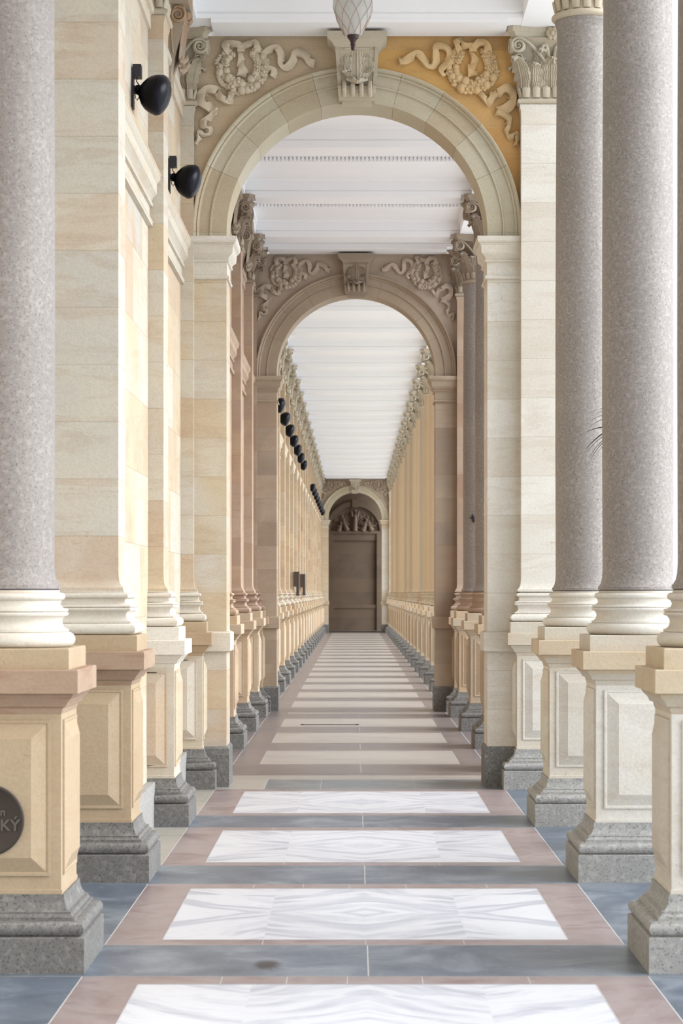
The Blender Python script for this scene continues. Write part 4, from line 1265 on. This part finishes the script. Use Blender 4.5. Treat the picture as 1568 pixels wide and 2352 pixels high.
# ------------------------------------------------------------------ bronze plaque on the nearest wall-side pedestal
PX, PZ, PY = -1.548, 1.6 - (1882 - 1362) / 541.0, SEC1[0] + P2 - 0.265 - 0.031
pq = tag(empty('bronze_plaque', (PX, PY, PZ)), 'round dark bronze plaque with raised letters on the pedestal at the picture edge', 'plaque')
mb = MB(); mt = Matrix(((1, 0, 0), (0, 0, 1), (0, -1, 0))).transposed()
mt = Matrix.Rotation(pi / 2, 3, 'X')
mb.lathe([(0.150, 0.0), (0.152, 0.008), (0.149, 0.013), (0.143, 0.014), (0.138, 0.011), (0.02, 0.011)], 48, (0, 0, 0), mt)
obj('disc', mb.mesh('disc', 'bronze'), pq)
def letters(txt, right, z, size):
    cu = bpy.data.curves.new('raised_lettering', 'FONT')
    cu.body = txt; cu.size = size; cu.extrude = 0.003; cu.bevel_depth = 0.0006; cu.align_x = 'RIGHT'
    cu.offset = 0.0008
    cu.materials.append(M['bronze_text'])
    t = bpy.data.objects.new('lettering_curve', cu); COL.objects.link(t)
    bpy.context.view_layer.update()
    me = bpy.data.meshes.new_from_object(t.evaluated_get(bpy.context.evaluated_depsgraph_get()))
    bpy.data.objects.remove(t)
    o = bpy.data.objects.new('raised_lettering', me); COL.objects.link(o)
    o.parent = pq; o.location = (right, -0.013, z); o.rotation_euler = (pi / 2, 0, 0)
    return o
letters('n', (16.5 - 814) / 541 - PX, PZ * 0 + (1882 - 1871) / 541, 0.046)
letters('KÝ', (49 - 814) / 541 - PX, (1882 - 1905) / 541, 0.066)

# ------------------------------------------------------------------ palm in a planter between the open-side columns
pm = tag(empty('potted_palm', (1.80, 14.25, 0)), 'potted palm behind the thick granite column, brown frond tips showing', 'plant')
mb = MB(); mb.lathe([(0.13, 0.0), (0.15, 0.02), (0.19, 0.40), (0.205, 0.42), (0.205, 0.46), (0.18, 0.46), (0.17, 0.43)], 28)
obj('planter', mb.mesh('planter', 'pot'), pm)
mb = MB(); mb.tube([(0, 0, 0.42), (0.01, 0, 1.1), (-0.01, 0.01, 1.8), (0.0, 0, 2.62)], [0.05, 0.045, 0.04, 0.03], 10)
obj('trunk', mb.mesh('trunk', 'bark'), pm)
def px(x, y, d=14.15): return Vector(((x - 814) * d / FPX - 1.80, d - 14.25, 1.6 + (1362 - y) * d / FPX))
SPK = [((1440, 985), (1384, 972), (1345, 993), 2.0), ((1440, 960), (1384, 951), (1352, 982), 1.1), ((1440, 942), (1384, 948), (1355, 966), 0.8),
       ((1440, 965), (1382, 988), (1345, 1031), 2.2), ((1440, 970), (1380, 995), (1346, 1040), 1.0), ((1440, 975), (1381, 1000), (1352, 1052), 1.2),
       ((1440, 980), (1384, 1002), (1356, 1055), 1.4), ((1440, 930), (1384, 932), (1352, 950), 0.6), ((1440, 940), (1383, 938), (1358, 956), 0.6), ((1440, 985), (1384, 1010), (1362, 1057), 0.7)]
fr = MB()
for a, b, c_, wd in SPK:
    A, B, C2 = px(*a), px(*b), px(*c_)
    pts = [(A.lerp(B, t)).lerp(B.lerp(C2, t), t) for t in [i / 8 for i in range(9)]]
    fr.tube(pts, [wd * 0.0048 * (1 - 0.8 * (i / 8) ** 2) for i in range(9)], 6, 0.5)
fr.tube([Vector((0, 0, 2.6)), px(1500, 955), px(1440, 965)], [0.012, 0.009, 0.006], 6)
obj('frond', fr.mesh('frond', 'leaf'), pm)
for k in range(5):
    fr = MB(); a = radians(-70 + 35 * k) ; L = 0.5
    mid = Vector((0.03 * cos(a), 0.5 * sin(a) * 0.5, 2.85)); end = Vector((0.08 * cos(a), 0.5 * sin(a) * 0.8, 2.55))
    st = Vector((0, 0, 2.6)); rp = [(st.lerp(mid, t)).lerp(mid.lerp(end, t), t) for t in [i / 10 for i in range(11)]]
    fr.tube(rp, [0.008 * (1 - i / 14) for i in range(11)], 6)
    for i in range(2, 11):
        for s in (-1, 1):
            q = rp[i] + Vector((0.03 * s * sin(a), 0.10 * s, -0.16))
            fr.tube([rp[i], (rp[i] + q) / 2 + Vector((0, 0, 0.03)), q], [0.006, 0.005, 0.001], 5, 0.4)
    obj('frond', fr.mesh('frond', 'leaf'), pm)

# ------------------------------------------------------------------ small things
for d, lab in ((49.15, 'nearer of two dark boards fixed to the distant wall pilasters'), (55.19, 'farther of two dark boards fixed to the distant wall pilasters')):
    mb = MB(); mb.box(-0.061, 0.055, -0.20, 0.20, 1.735, 2.06); mb.box(0.0, 0.055, -0.20, 0.20, 1.54, 1.7355)
    b = obj('notice_board', mb.mesh('notice_board', 'board'), None, (-1.26, d, 0)); tag(b, lab, 'board', 'dark boards on the wall')
    f = MB(); f.box(0.050, 0.062, -0.21, 0.21, 1.535, 1.56); f.box(0.050, 0.062, -0.21, 0.21, 2.045, 2.07); f.box(0.050, 0.062, -0.21, -0.185, 1.535, 2.07); f.box(0.050, 0.062, 0.185, 0.21, 1.535, 2.07)
    obj('board_frame', f.mesh('board_frame', 'steel'), b, label='grey metal edging')
mb = MB()
mb.box(-0.63, 0.03, -0.018, 0.018, 0.0, 0.004)
fh = obj('floor_slot', mb.mesh('floor_slot', 'black_matt'), None, (0, 27.45, 0.0008)); tag(fh, 'thin dark slot cover let into the cream floor strip', 'floor hatch')
for s in (-0.63, 0.03):
    mb = MB(); mb.lathe([(0.025, 0.0), (0.025, 0.006), (0.02, 0.007)], 16, (s, 0.0, 0)); obj('end_bolt', mb.mesh('end_bolt', 'black_matt'), fh)
mb = MB(); mb.blob((0, 0, 0), 0.034, 10, 7, (0.9, 0.6, 1.5)); mb.blob((-0.012, -0.004, 0.035), 0.022, 8, 6); mb.tube([(-0.02, 0, 0.0), (-0.045, -0.005, 0.012), (-0.06, -0.006, 0.016)], [0.007, 0.005, 0.002], 6)
fx = obj('cable_fitting', mb.mesh('cable_fitting', 'black_matt'), None, (1.61 - 0.205 * cos(radians(70)), 29.425 - 0.205 * sin(radians(70)), 2.56)); tag(fx, 'small dark fitting stuck on a shaded granite shaft', 'fitting')
